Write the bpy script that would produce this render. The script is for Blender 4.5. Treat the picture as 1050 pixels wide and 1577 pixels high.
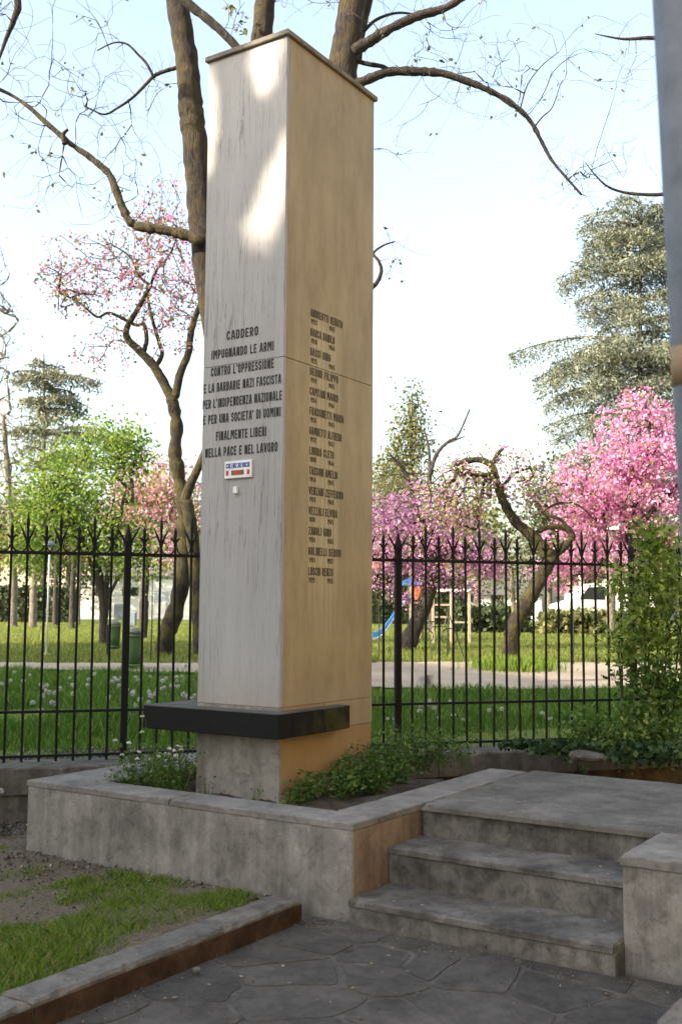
import bpy, math, random
import numpy as np
from mathutils import Vector, Matrix
random.seed(7)
RNG = np.random.default_rng(11)
for _o in list(bpy.data.objects): bpy.data.objects.remove(_o)
scene = bpy.context.scene
COL = scene.collection

# ------------------------------------------------------------------ camera
F_PX, YAW, PITCH, ROLL = 1661.6, 0.5778, 0.0902, 0.0066
CAM = np.array([-5.5233, -4.0485, 1.6])
FWD = np.array([math.cos(YAW)*math.cos(PITCH), math.sin(YAW)*math.cos(PITCH), math.sin(PITCH)])
_r = np.array([math.sin(YAW), -math.cos(YAW), 0.0]); _u = np.cross(_r, FWD)
RIGHT = _r*math.cos(ROLL)+_u*math.sin(ROLL); UP = -_r*math.sin(ROLL)+_u*math.cos(ROLL)
cd = bpy.data.cameras.new('camera'); cam = bpy.data.objects.new('camera', cd); COL.objects.link(cam)
cd.sensor_fit = 'VERTICAL'; cd.sensor_height = 23.5; cd.lens = 23.5*F_PX/1577
cd.clip_start = 0.05; cd.clip_end = 2000
cd.dof.use_dof = True; cd.dof.focus_distance = 7.0; cd.dof.aperture_fstop = 3.4
M = Matrix(((RIGHT[0], UP[0], -FWD[0], CAM[0]), (RIGHT[1], UP[1], -FWD[1], CAM[1]), (RIGHT[2], UP[2], -FWD[2], CAM[2]), (0, 0, 0, 1)))
cam.matrix_world = M
scene.camera = cam
scene.render.resolution_x = 681; scene.render.resolution_y = 1024

# ------------------------------------------------------------------ world, sun, exposure
SUN_EL, SUN_AZ = math.radians(27), math.radians(150)      # azimuth counted from +X towards +Y
w = bpy.data.worlds.new("World"); scene.world = w; w.use_nodes = True
nt = w.node_tree; bg = nt.nodes['Background']
sky = nt.nodes.new('ShaderNodeTexSky'); sky.sky_type = 'NISHITA'; sky.sun_disc = False
sky.sun_elevation = SUN_EL; sky.sun_rotation = math.radians(90)-SUN_AZ
sky.air_density = 1.3; sky.dust_density = 4.0; sky.ozone_density = 1.3
hz_ = nt.nodes.new('ShaderNodeHueSaturation'); hz_.inputs['Saturation'].default_value = .80; hz_.inputs['Value'].default_value = .93   # milky spring haze
nt.links.new(sky.outputs[0], hz_.inputs['Color']); nt.links.new(hz_.outputs[0], bg.inputs[0]); bg.inputs[1].default_value = 0.15
sd = bpy.data.lights.new('sun', 'SUN'); sd.energy = 3.0; sd.angle = 0.0093; sd.color = (1.0, 0.84, 0.64)
sun = bpy.data.objects.new('sun', sd); COL.objects.link(sun)
SDIR = np.array([math.cos(SUN_AZ)*math.cos(SUN_EL), math.sin(SUN_AZ)*math.cos(SUN_EL), math.sin(SUN_EL)])
sun.rotation_euler = Vector(SDIR).to_track_quat('Z', 'Y').to_euler(); sun.location = (-10, 6, 20)
scene.view_settings.view_transform = 'Standard'; scene.view_settings.look = 'None'
scene.view_settings.gamma = 1; scene.view_settings.exposure = 1.86
scene.view_settings.use_curve_mapping = False
scene.render.engine = 'CYCLES'

# ------------------------------------------------------------------ helpers
def at(px, py, D):
    """world point seen at (px,py) of the photograph at forward distance D (metres)"""
    return CAM + (FWD + RIGHT*(px-525)/F_PX - UP*(py-788.5)/F_PX)*D
GZX = [0, 8.6, 13.4, 18, 22, 60, 140, 900]; GZY = [.42, .42, .56, .72, .80, .86, .9, .9]
def fwd_dist(x, y): return (x-CAM[0])*math.cos(YAW)+(y-CAM[1])*math.sin(YAW)
def gz(x, y): return float(np.interp(fwd_dist(x, y), GZX, GZY))
def ground(px, D):
    """point of the park ground in column px at distance D"""
    p = at(px, 938, D); return np.array([p[0], p[1], gz(p[0], p[1])])

def tag(o, label=None, cat=None, group=None, kind=None):
    if label: o['label'] = label
    if cat: o['category'] = cat
    if group: o['group'] = group
    if kind: o['kind'] = kind
    return o
def empty(name, loc=(0, 0, 0), rz=0):
    o = bpy.data.objects.new(name, None); COL.objects.link(o); o.location = loc; o.rotation_euler = (0, 0, rz)
    o.empty_display_size = .1; return o
class MB:
    def __init__(s): s.v = []; s.f = []; s.n = 0
    def add(s, V, Fc):
        V = np.asarray(V, float).reshape(-1, 3); s.v.append(V); s.f += [tuple(i+s.n for i in f) for f in Fc]; s.n += len(V); return s
    def box(s, a, b, bev=0.0):
        x0, y0, z0 = a; x1, y1, z1 = b
        if x1 < x0: x0, x1 = x1, x0
        if y1 < y0: y0, y1 = y1, y0
        if z1 < z0: z0, z1 = z1, z0
        if bev <= 0:
            V = [(x0,y0,z0),(x1,y0,z0),(x1,y1,z0),(x0,y1,z0),(x0,y0,z1),(x1,y0,z1),(x1,y1,z1),(x0,y1,z1)]
            return s.add(V, [(0,3,2,1),(4,5,6,7),(0,1,5,4),(1,2,6,5),(2,3,7,6),(3,0,4,7)])
        # chamfered box: 24 verts
        b_ = bev; V = []; idx = {}
        for sx in (0,1):
            for sy in (0,1):
                for sz in (0,1):
                    X = (x0,x1)[sx]; Y = (y0,y1)[sy]; Z = (z0,z1)[sz]
                    ix = X+(b_ if sx == 0 else -b_); iy = Y+(b_ if sy == 0 else -b_); iz = Z+(b_ if sz == 0 else -b_)
                    idx[(sx,sy,sz,0)] = len(V); V.append((X,iy,iz))
                    idx[(sx,sy,sz,1)] = len(V); V.append((ix,Y,iz))
                    idx[(sx,sy,sz,2)] = len(V); V.append((ix,iy,Z))
        Fc = []
        for q in (0,1):
            Fc.append([idx[(q,0,0,0)],idx[(q,1,0,0)],idx[(q,1,1,0)],idx[(q,0,1,0)]])
            Fc.append([idx[(0,q,0,1)],idx[(1,q,0,1)],idx[(1,q,1,1)],idx[(0,q,1,1)]])
            Fc.append([idx[(0,0,q,2)],idx[(1,0,q,2)],idx[(1,1,q,2)],idx[(0,1,q,2)]])
        for p in (0,1):
            for q in (0,1):
                Fc.append([idx[(p,q,0,0)],idx[(p,q,1,0)],idx[(p,q,1,1)],idx[(p,q,0,1)]])
                Fc.append([idx[(p,0,q,0)],idx[(p,1,q,0)],idx[(p,1,q,2)],idx[(p,0,q,2)]])
                Fc.append([idx[(0,p,q,1)],idx[(1,p,q,1)],idx[(1,p,q,2)],idx[(0,p,q,2)]])
                for r in (0,1): pass
        for k in [(a_,b2,c) for a_ in (0,1) for b2 in (0,1) for c in (0,1)]:
            Fc.append([idx[k+(0,)],idx[k+(1,)],idx[k+(2,)]])
        c = np.array([(x0+x1)/2,(y0+y1)/2,(z0+z1)/2]); VV = np.array(V); out = []
        for f in Fc:
            P = VV[f]; nrm = np.cross(P[1]-P[0], P[2]-P[0])
            out.append(tuple(f) if nrm@(P.mean(0)-c) > 0 else tuple(reversed(f)))
        return s.add(V, out)
    def worn(s, a, b, bev=.008, jit=.0022, chips=.10, step=.05):
        """slab whose edges are uneven and chipped"""
        (x0, y0, z0), (x1, y1, z1) = a, b; rg = np.random.default_rng(int(abs(x0*977+y0*613+z1*389)*10) % 99991)
        E = []
        nx = max(2, int((x1-x0)/step)); ny = max(2, int((y1-y0)/step))
        for k in range(nx): E.append((x0+(x1-x0)*k/nx, y0, 0, 1))
        for k in range(ny): E.append((x1, y0+(y1-y0)*k/ny, -1, 0))
        for k in range(nx): E.append((x1-(x1-x0)*k/nx, y1, 0, -1))
        for k in range(ny): E.append((x0, y1-(y1-y0)*k/ny, 1, 0))
        lo, mid, top = [], [], []
        for (x, y, dx, dy) in E:
            j = abs(rg.normal())*jit; ch = rg.uniform(.5, 1.6)*bev if rg.random() < chips else 0
            t_ = .0006+j; q = (x+dx*t_, y+dy*t_); lo.append((*q, z0)); mid.append((x+dx*(t_+ch*.3), y+dy*(t_+ch*.3), z1-bev-ch*.9+rg.normal()*.0008))
            ins = bev+ch+abs(rg.normal())*jit; top.append((min(max(x+dx*ins, x0+ins*.9), x1-ins*.9), min(max(y+dy*ins, y0+ins*.9), y1-ins*.9), z1))
        n = len(E); V = lo+mid+top; F = [tuple(range(2*n, 3*n)), tuple(range(n-1, -1, -1))]
        for q in (0, 1):
            for k in range(n): k2 = (k+1) % n; F.append((q*n+k, q*n+k2, (q+1)*n+k2, (q+1)*n+k))
        return s.add(V, F)
    def tube(s, pts, rad, sides=6, cap=True):
        P = np.asarray(pts, float); n = len(P)
        R = np.full(n, rad, float) if np.isscalar(rad) else np.asarray(rad, float)
        T = np.gradient(P, axis=0); T /= np.linalg.norm(T, axis=1)[:, None]+1e-12
        ref = np.array([0, 0, 1.]) if abs(T[0][2]) < .9 else np.array([1., 0, 0])
        a = np.cross(T[0], ref); a /= np.linalg.norm(a); V = []
        ang = np.arange(sides)*2*math.pi/sides
        for i in range(n):
            a = a-T[i]*(a@T[i]); a /= np.linalg.norm(a)+1e-12; b = np.cross(T[i], a)
            V.append(P[i]+R[i]*(np.cos(ang)[:, None]*a+np.sin(ang)[:, None]*b))
        V = np.concatenate(V); Fc = []
        for i in range(n-1):
            for k in range(sides):
                k2 = (k+1) % sides
                Fc.append((i*sides+k, i*sides+k2, (i+1)*sides+k2, (i+1)*sides+k))
        if cap: Fc.append(tuple(range(sides-1, -1, -1))); Fc.append(tuple((n-1)*sides+k for k in range(sides)))
        return s.add(V, Fc)
    def prism(s, poly, z0, z1, bev=0.0, jitter=None):
        P = np.asarray(poly, float); n = len(P); c = P.mean(0)
        lo = np.c_[P, np.full(n, z0)]
        if bev > 0:
            mid = np.c_[P, np.full(n, z1-bev)]; d = P-c; L = np.linalg.norm(d, axis=1)[:, None]
            top = np.c_[P-d/L*bev*1.3, np.full(n, z1)]
            V = np.concatenate([lo, mid, top]); Fc = [tuple(range(2*n, 3*n))]
            for q in (0, 1):
                for k in range(n): k2 = (k+1) % n; Fc.append((q*n+k, q*n+k2, (q+1)*n+k2, (q+1)*n+k))
        else:
            V = np.concatenate([lo, np.c_[P, np.full(n, z1)]]); Fc = [tuple(range(n, 2*n)), tuple(range(n-1, -1, -1))]
            for k in range(n): k2 = (k+1) % n; Fc.append((k, k2, n+k2, n+k))
        return s.add(V, Fc)
    def extrude(s, prof, fr, y0, y1):
        """profile (a,b) extruded along c in frame fr=(origin,A,B,Cv)"""
        o, A, B, Cv = [np.asarray(q, float) for q in fr]; n = len(prof); V = []
        for c in (y0, y1):
            for a, b in prof: V.append(o+A*a+B*b+Cv*c)
        Fc = [tuple(range(n-1, -1, -1)), tuple(range(n, 2*n))]
        for k in range(n): k2 = (k+1) % n; Fc.append((k, k2, n+k2, n+k))
        return s.add(V, Fc)
    def mesh(s, name):
        me = bpy.data.meshes.new(name)
        V = np.concatenate(s.v) if s.v else np.zeros((0, 3))
        me.from_pydata(V.tolist(), [], s.f); return me
    def build(s, name, mat, parent=None, smooth=False):
        me = s.mesh(name)
        if smooth: me.polygons.foreach_set('use_smooth', [True]*len(me.polygons))
        return link(name, me, mat, parent)
def link(name, me, mat, parent=None):
    if mat and not me.materials: me.materials.append(mat)
    o = bpy.data.objects.new(name, me); COL.objects.link(o)
    if parent: o.parent = parent
    return o
def copy_tree(o, parent=None):
    c = o.copy(); COL.objects.link(c)
    if parent: c.parent = parent
    for ch in list(o.children): copy_tree(ch, c)
    return c
def poly_mesh(name, V, nv, mat, parent=None):
    """V (N*nv,3) -> N separate polygons of nv corners, fast"""
    V = np.asarray(V, np.float32).reshape(-1, 3); N = len(V)//nv
    me = bpy.data.meshes.new(name); me.vertices.add(len(V)); me.vertices.foreach_set('co', V.ravel())
    me.loops.add(len(V)); me.loops.foreach_set('vertex_index', np.arange(len(V), dtype=np.int32))
    me.polygons.add(N); me.polygons.foreach_set('loop_start', np.arange(0, len(V), nv, dtype=np.int32))
    me.update(calc_edges=True); return link(name, me, mat, parent)
def leaves(C, size, aspect=1.6, rng=RNG, droop=0.0, flat=0.0):
    """one folded-diamond leaf per centre -> (N*4,3)"""
    C = np.asarray(C); N = len(C); d = rng.normal(size=(N, 3)); d[:, 2] *= (1-flat); d[:, 2] -= droop
    d /= np.linalg.norm(d, axis=1)[:, None]
    q = rng.normal(size=(N, 3))
    if flat > 0: q = q*(1-flat)+np.array([0, 0, 1.])*flat; q = np.cross(q, d)
    q -= d*np.sum(q*d, axis=1)[:, None]; q /= np.linalg.norm(q, axis=1)[:, None]+1e-9
    s = size*(.6+.8*rng.random(N))[:, None]
    a = C-d*s*.5; b = C+d*s*.5; m = C+rng.normal(size=(N, 3))*s*.06
    return np.stack([a, m-q*s*.5/aspect, b, m+q*s*.5/aspect], axis=1).reshape(-1, 3)

# ------------------------------------------------------------------ materials
def nodes_mat(name):
    m = bpy.data.materials.new(name); m.use_nodes = True; t = m.node_tree; return m, t, t.nodes['Principled BSDF']
def N(t, typ, **kw):
    n = t.nodes.new(typ)
    for k, v in kw.items():
        if k.startswith('i_'): n.inputs[int(k[2:]) if k[2:].isdigit() else k[2:].replace('_', ' ')].default_value = v
        else: setattr(n, k, v)
    return n
def ramp(t, fac, stops):
    r = t.nodes.new('ShaderNodeValToRGB'); e = r.color_ramp.elements
    while len(e) < len(stops): e.new(.5)
    for k, (p, c) in enumerate(stops): e[k].position = p; e[k].color = (*c, 1) if len(c) == 3 else c
    t.links.new(fac, r.inputs[0]); return r.outputs[0]
def g(v): return (v, v, v)
def coords(t, scale=(1, 1, 1), kind='pos'):
    mp = N(t, 'ShaderNodeMapping'); mp.inputs['Scale'].default_value = scale
    if kind == 'pos':
        src = N(t, 'ShaderNodeNewGeometry').outputs['Position']
    else: src = N(t, 'ShaderNodeTexCoord').outputs['Object']
    t.links.new(src, mp.inputs[0]); return mp.outputs[0]
def noise(t, vec, scale, detail=6, rough=.6, dist=0.0):
    n = N(t, 'ShaderNodeTexNoise'); n.inputs['Scale'].default_value = scale; n.inputs['Detail'].default_value = detail
    n.inputs['Roughness'].default_value = rough; n.inputs['Distortion'].default_value = dist
    t.links.new(vec, n.inputs['Vector']); return n.outputs['Fac']
def mix(t, a, b, fac, mode='MIX'):
    m = N(t, 'ShaderNodeMix', data_type='RGBA', blend_type=mode)
    for s, v in ((m.inputs[6], a), (m.inputs[7], b), (m.inputs[0], fac)):
        if isinstance(v, (tuple, list)): s.default_value = (*v, 1) if len(v) == 3 else v
        elif isinstance(v, (int, float)): s.default_value = v
        else: t.links.new(v, s)
    return m.outputs[2]
def bump(t, p, h, strength=.3, dist=.01):
    b = N(t, 'ShaderNodeBump'); b.inputs['Strength'].default_value = strength; b.inputs['Distance'].default_value = dist
    t.links.new(h, b.inputs['Height']); t.links.new(b.outputs[0], p.inputs['Normal'])
def axis(t, k):
    s = N(t, 'ShaderNodeSeparateXYZ'); t.links.new(N(t, 'ShaderNodeNewGeometry').outputs['Position'], s.inputs[0]); return s.outputs[k]
def mrange(t, v, a, b, c=0., d=1.):
    m = N(t, 'ShaderNodeMapRange'); t.links.new(v, m.inputs[0])
    for i, q in enumerate((a, b, c, d)): m.inputs[i+1].default_value = q
    return m.outputs[0]
def math_(t, op, a, b):
    m = N(t, 'ShaderNodeMath', operation=op)
    for i, q in enumerate((a, b)):
        if isinstance(q, (int, float)): m.inputs[i].default_value = q
        else: t.links.new(q, m.inputs[i])
    return m.outputs[0]

def concrete(name, dark, light, big=1.1, stain=.55, rough=.88, patina=None, streak=True, bstr=.35):
    """weathered stone or concrete: cloudy tone, vertical run stains, grime blotches, pores"""
    m, t, p = nodes_mat(name); v = coords(t)
    base = ramp(t, noise(t, v, big, 8, .62), [(.3, dark), (.7, light)])
    blot = ramp(t, noise(t, v, big*3.1, 9, .68, .4), [(.38, g(stain)), (.56, g(1.0))])
    c = mix(t, base, blot, .7, 'MULTIPLY')
    pat = ramp(t, noise(t, v, big*5.5, 10, .72, 1.2), [(.36, g(.55)), (.47, g(1)), (.6, g(1)), (.68, g(1.5))]); c = mix(t, c, pat, .65, 'MULTIPLY')
    if streak:
        vs = coords(t, (9, 9, .7)); st = ramp(t, noise(t, vs, 1.6, 5, .6), [(.4, g(.62)), (.58, g(1.05))])
        c = mix(t, c, st, .5, 'MULTIPLY')
    fine = ramp(t, noise(t, v, 90, 4, .7), [(.3, g(.72)), (.7, g(1.15))]); c = mix(t, c, fine, .55, 'MULTIPLY')
    if patina:
        pf = ramp(t, noise(t, v, big*1.7, 7, .6), [(.35, g(.25)), (.7, g(1))]); c = mix(t, c, patina, mix(t, (0, 0, 0), pf, .8))
    if name == 'paving_stone':
        oi = N(t, 'ShaderNodeObjectInfo'); c = mix(t, c, ramp(t, oi.outputs['Random'], [(0, (.78, .77, .77)), (.5, (.95, .94, .91)), (1, (1.15, 1.11, 1.05))]), 1.0, 'MULTIPLY')
    t.links.new(c, p.inputs['Base Color']); p.inputs['Roughness'].default_value = rough
    p.inputs['Specular IOR Level'].default_value = .25
    h = math_(t, 'ADD', noise(t, v, 60, 6, .7), math_(t, 'MULTIPLY', noise(t, v, 7, 5, .6), 2.0))
    bump(t, p, h, bstr, .006); return m

def marble(name, base, vein, veinpow, patina_light_strength, pat_a, pat_b, hor='y', letters=False, darkbase=True):
    m, t, p = nodes_mat(name)
    v = coords(t)
    vs = coords(t, (8, 8, .28))
    w1 = noise(t, vs, 1.9, 8, .62, .55)
    line = ramp(t, w1, [(.40, g(1)), (.485, g(1)), (.5, g(vein)), (.515, g(1)), (.62, g(1))])
    w2 = noise(t, coords(t, (16, 16, .9)), 1.7, 7, .6, .7)
    line2 = ramp(t, w2, [(.42, g(1)), (.49, g(1)), (.5, g((vein+1)/2)), (.51, g(1))])
    cloud = ramp(t, noise(t, coords(t, (3, 3, .5)), 1.3, 7, .6), [(.3, g(.84)), (.7, g(1.04))])
    c = mix(t, base, cloud, .9, 'MULTIPLY'); msk = ramp(t, noise(t, v, 1.6, 4, .5), [(.38, g(0)), (.6, g(1))])
    c = mix(t, c, mix(t, c, line, veinpow, 'MULTIPLY'), msk)
    c = mix(t, c, line2, veinpow*.8, 'MULTIPLY')
    if patina_light_strength > 0:  # patina and the warm bounce tint, both mixed in as colour
        pf = ramp(t, noise(t, coords(t, (11, 11, .9)), 1.1, 9, .7), [(.36, g(.2)), (.62, g(1))])
        c2 = mix(t, pat_a, pat_b, ramp(t, noise(t, coords(t, (3.5, 3.5, 1.3)), 1.5, 9, .7), [(.35, g(0)), (.65, g(1))]))
        c = mix(t, c, mix(t, c, c2, patina_light_strength), pf)
        c = mix(t, c, c2, patina_light_strength*.45)
    if letters:   # paler washed runs below the engraved names
        x = axis(t, 0); z = axis(t, 2)
        inn = math_(t, 'MULTIPLY', mrange(t, x, .28, .30), mrange(t, x, .70, .60)); inn = math_(t, 'MULTIPLY', inn, mrange(t, z, 3.64, 3.5))
        inn = math_(t, 'MULTIPLY', inn, mrange(t, z, 1.25, 1.9))
        runs = ramp(t, noise(t, coords(t, (30, 30, .5)), 1.2, 4, .6), [(.38, g(.12)), (.6, g(.75))])
        c = mix(t, c, (.50, .44, .28), math_(t, 'MULTIPLY', inn, runs))
    if darkbase:  # dirt creeping up from the shelf
        z = axis(t, 2); dd = math_(t, 'ADD', z, math_(t, 'MULTIPLY', noise(t, coords(t, (8, 8, 1.2)), 1.5, 6, .6), -.5))
        c = mix(t, c, mix(t, c, (.30, .25, .19), .55), mrange(t, dd, 1.0, .62))
    edge = ramp(t, noise(t, coords(t, (1.2, 1.2, .3)), 2.3, 5), [(.3, g(.9)), (.7, g(1.05))]); c = mix(t, c, edge, .6, 'MULTIPLY')
    t.links.new(c, p.inputs['Base Color']); p.inputs['Roughness'].default_value = .5
    p.inputs['Specular IOR Level'].default_value = .35
    bump(t, p, math_(t, 'ADD', noise(t, v, 120, 5, .7), math_(t, 'MULTIPLY', w1, 1.5)), .12, .004); return m

def leafmat(name, stops, trans=.35, rough=.6, scale=None):
    m, t, p = nodes_mat(name); gnode = N(t, 'ShaderNodeNewGeometry')
    c = ramp(t, gnode.outputs['Random Per Island'], stops)
    p.inputs['Roughness'].default_value = rough; p.inputs['Specular IOR Level'].default_value = .3
    t.links.new(c, p.inputs['Base Color'])
    tr = N(t, 'ShaderNodeBsdfTranslucent'); t.links.new(c, tr.inputs[0])
    ms = N(t, 'ShaderNodeMixShader'); ms.inputs[0].default_value = trans
    t.links.new(p.outputs[0], ms.inputs[1]); t.links.new(tr.outputs[0], ms.inputs[2])
    t.links.new(ms.outputs[0], t.nodes['Material Output'].inputs[0]); return m
def bark(name, a, b, moss=None, scale=1.0, mossamt=.5):
    m, t, p = nodes_mat(name); v = coords(t, (14*scale, 14*scale, 4*scale))
    f = noise(t, v, 1.6, 8, .7, .5); c = ramp(t, f, [(.32, a), (.66, b)])
    big = noise(t, coords(t), 5*scale, 5, .6); c = mix(t, c, ramp(t, big, [(.35, g(.7)), (.65, g(1.15))]), .8, 'MULTIPLY')
    if moss:
        mk = ramp(t, noise(t, coords(t), 3.1*scale, 6, .65), [(.5-.1*mossamt, g(0)), (.62, g(mossamt))]); c = mix(t, c, moss, mk)
    t.links.new(c, p.inputs['Base Color']); p.inputs['Roughness'].default_value = .9
    bump(t, p, f, 1.0, .06); return m
def plain(name, col, rough=.6, metal=0., var=.15, sc=8, bstr=.1, spec=.4):
    m, t, p = nodes_mat(name); v = coords(t, kind='obj')
    f = ramp(t, noise(t, v, sc, 6, .65), [(.3, g(1-var)), (.7, g(1+var*.5))])
    t.links.new(mix(t, col, f, 1.0, 'MULTIPLY'), p.inputs['Base Color'])
    p.inputs['Roughness'].default_value = rough; p.inputs['Metallic'].default_value = metal; p.inputs['Specular IOR Level'].default_value = spec
    bump(t, p, noise(t, v, sc*6, 4), bstr, .003); return m

MT = {}
MT['marble'] = marble('veined_marble', (.375, .375, .38), .18, .75, 0, g(0), g(0))
MT['marble_ochre'] = marble('warm_lit_patina_marble', (.40, .34, .22), .35, .85, .8, (.225, .165, .078), (.38, .30, .165), letters=True)  # right face: patina plus warm bounce light put into the colour
MT['marble_warm_lit'] = marble('warm_lit_marble', (.34, .25, .15), .6, .4, .85, (.30, .165, .065), (.32, .23, .13), darkbase=False)  # pier side: warm bounce light put into the stained stone colour
MT['pier'] = concrete('pier_stone', (.25, .235, .21), (.40, .38, .35), 1.4, .6, streak=True)
MT['core'] = plain('joint_mortar', (.10, .08, .06), .95)
MT['cap'] = concrete('capping_stone', (.20, .18, .15), (.34, .31, .27), 3, .6)
m, t, p = nodes_mat('black_shelf_stone'); v = coords(t)
moss = math_(t, 'MULTIPLY', mrange(t, axis(t, 0), .02, .35), ramp(t, noise(t, v, 4.5, 7, .7), [(.42, g(0)), (.7, g(1))]))
c = mix(t, mix(t, (.010, .010, .011), (.020, .020, .020), noise(t, v, 30, 6, .7)), (.09, .085, .02), moss)
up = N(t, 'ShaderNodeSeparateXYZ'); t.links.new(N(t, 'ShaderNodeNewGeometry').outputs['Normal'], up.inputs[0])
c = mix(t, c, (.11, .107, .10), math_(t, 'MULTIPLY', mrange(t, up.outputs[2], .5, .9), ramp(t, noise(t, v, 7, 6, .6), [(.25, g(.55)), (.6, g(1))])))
t.links.new(c, p.inputs['Base Color']); p.inputs['Roughness'].default_value = .75; bump(t, p, noise(t, v, 70, 6, .7), .35, .004); p.inputs['Specular IOR Level'].default_value = .08; MT['shelf'] = m
MT['letter'] = plain('letter_paint', (.022, .021, .02), .6)
MT['letter_b'] = plain('name_letter_paint', (.075, .056, .034), .6)
MT['wall'] = concrete('planter_concrete', (.16, .15, .136), (.335, .318, .29), 2.4, .58)
MT['wall_warm_lit'] = concrete('warm_lit_planter_side', (.18, .13, .09), (.36, .265, .19), 1.5, .6)  # same planter stone, warm light on this side put into the colour
MT['coping'] = concrete('coping_stone', (.13, .122, .112), (.265, .252, .23), 2.1, .65, streak=False)
MT['step'] = concrete('step_concrete', (.062, .058, .052), (.225, .212, .192), 2.6, .4, streak=False)
MT['riser'] = concrete('riser_concrete', (.058, .054, .048), (.225, .212, .192), 3.0, .38, streak=True)
MT['platform'] = concrete('platform_concrete', (.085, .079, .071), (.19, .18, .163), 2.2, .6, streak=False)
MT['flag'] = concrete('paving_stone', (.058, .054, .049), (.112, .105, .096), 3.2, .6, streak=False)
MT['mortar'] = concrete('paving_mortar', (.055, .050, .044), (.145, .132, .115), 4.5, .45, streak=False)
MT['kerb'] = concrete('kerb_concrete', (.10, .092, .082), (.21, .195, .172), 3, .5, streak=False)
MT['kerb_warm_lit'] = concrete('warm_lit_kerb_side', (.035, .019, .011), (.11, .062, .036), 3.5, .45, streak=False)  # warm light on the kerb's paving side put into the colour
MT['base'] = concrete('fence_base_stone', (.09, .082, .07), (.19, .175, .15), 2, .5)
MT['base_ochre'] = concrete('ochre_plinth', (.06, .045, .028), (.14, .105, .065), 3, .5)
MT['iron'] = plain('painted_iron', (.010, .010, .011), .6, .0, .3, 20, .3, .18)
MT['galv'] = plain('galvanised_steel', (.15, .175, .21), .6, .2, .28, 22, .15)
MT['tanlabel'] = plain('tan_label', (.26, .18, .10), .6)
MT['soil'] = concrete('soil', (.045, .037, .028), (.11, .09, .068), 6, .5, .95, streak=False, bstr=.9)
MT['white'] = plain('white_plaster', (.72, .72, .70), .8, 0, .1, .5)
MT['whitepaint'] = plain('white_paint', (.8, .8, .8), .45)
MT['metaldoor'] = plain('door_grey', (.5, .52, .55), .5)
MT['roof'] = plain('roof_grey', (.14, .14, .15), .8)
MT['tile'] = plain('roof_tile', (.35, .12, .07), .8)
MT['glass'] = plain('dark_glass', (.02, .025, .03), .12, 0, .1, 3, 0, .8)
MT['red'] = plain('red_paint', (.25, .03, .025), .35)
MT['rubber'] = plain('rubber', (.02, .02, .02), .8)
MT['blue'] = plain('blue_plastic', (.04, .17, .45), .4)
MT['slidewhite'] = plain('slide_grey', (.55, .6, .62), .35)
MT['orange'] = plain('orange_paint', (.5, .12, .03), .5)
MT['yellow'] = plain('yellow_paint', (.7, .45, .02), .5)
MT['wood'] = plain('pale_wood', (.42, .36, .27), .7)
MT['blackmetal'] = plain('black_metal', (.015, .02, .018), .5)
MT['bin'] = plain('green_bin', (.06, .12, .05), .5, .2, .3, 9)
MT['binlid'] = plain('bin_lid', (.12, .13, .10), .5)
MT['utility'] = plain('utility_grey', (.2, .24, .28), .6)
MT['pebble'] = plain('pebble', (.16, .15, .14), .9, 0, .5, 40)
MT['ochrewall'] = plain('ochre_plaster', (.58, .42, .19), .9, 0, .1, .4)
MT['brickwall'] = plain('pale_plaster', (.5, .42, .33), .9, 0, .1, .4)
MT['frame'] = plain('frame_wood', (.2, .15, .1), .7)
MT['shutter'] = plain('shutter_green', (.04, .10, .06), .6)
# vegetation
G1, G2 = (.06, .12, .012), (.17, .27, .035)
MT['grass'] = leafmat('grass_blades', [(0, (.07, .16, .015)), (.5, (.16, .28, .03)), (.85, (.28, .30, .07)), (1, (.38, .32, .16))], .35)
MT['grass_far'] = leafmat('park_grass', [(0, (.10, .15, .022)), (.6, (.20, .25, .05)), (1, (.36, .36, .13))], .5)
MT['grass_near'] = leafmat('long_grass', [(0, (.05, .13, .014)), (.6, (.10, .21, .025)), (.93, (.2, .3, .06)), (1, (.4, .38, .18))], .5)
MT['leaf_bright'] = leafmat('fresh_leaf', [(0, (.08, .16, .015)), (.6, (.20, .32, .04)), (1, (.36, .42, .09))], .45)
MT['leaf_shrub_sunlit'] = leafmat('sunlit_shrub_leaf', [(0, (.07, .14, .018)), (.6, (.24, .34, .055)), (1, (.46, .50, .14))], .4)  # pale leaves stand in for sunlight on the shrub
MT['leaf_weed'] = leafmat('weed_leaf', [(0, (.035, .085, .014)), (.6, (.085, .17, .028)), (1, (.18, .25, .06))], .35)
MT['leaf_ivy'] = leafmat('ivy_leaf', [(0, (.012, .03, .01)), (.6, (.03, .07, .018)), (1, (.07, .12, .03))], .2)
MT['leaf_olive'] = leafmat('olive_leaf', [(0, (.06, .08, .02)), (.6, (.16, .17, .06)), (1, (.28, .26, .11))], .4)
MT['cedar'] = leafmat('cedar_needles', [(0, (.09, .11, .08)), (.6, (.19, .21, .15)), (1, (.30, .31, .23))], .2)
MT['cedar_far'] = leafmat('far_cedar_needles', [(0, (.09, .105, .07)), (.6, (.18, .19, .13)), (1, (.28, .27, .19))], .2)
MT['evergreen'] = leafmat('evergreen_leaf', [(0, (.02, .035, .012)), (.6, (.05, .075, .025)), (1, (.10, .12, .05))], .2)
MT['pink'] = leafmat('pink_blossom', [(0, (.55, .14, .38)), (.45, (.80, .34, .60)), (.86, (.88, .60, .76)), (.9, (.25, .28, .06)), (1, (.2, .26, .05))], .4)
MT['pinkleft'] = leafmat('sparse_pink_blossom', [(0, (.42, .10, .27)), (.33, (.72, .3, .50)), (.5, (.45, .22, .25)), (.55, (.18, .15, .03)), (1, (.27, .27, .07))], .4)
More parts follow.
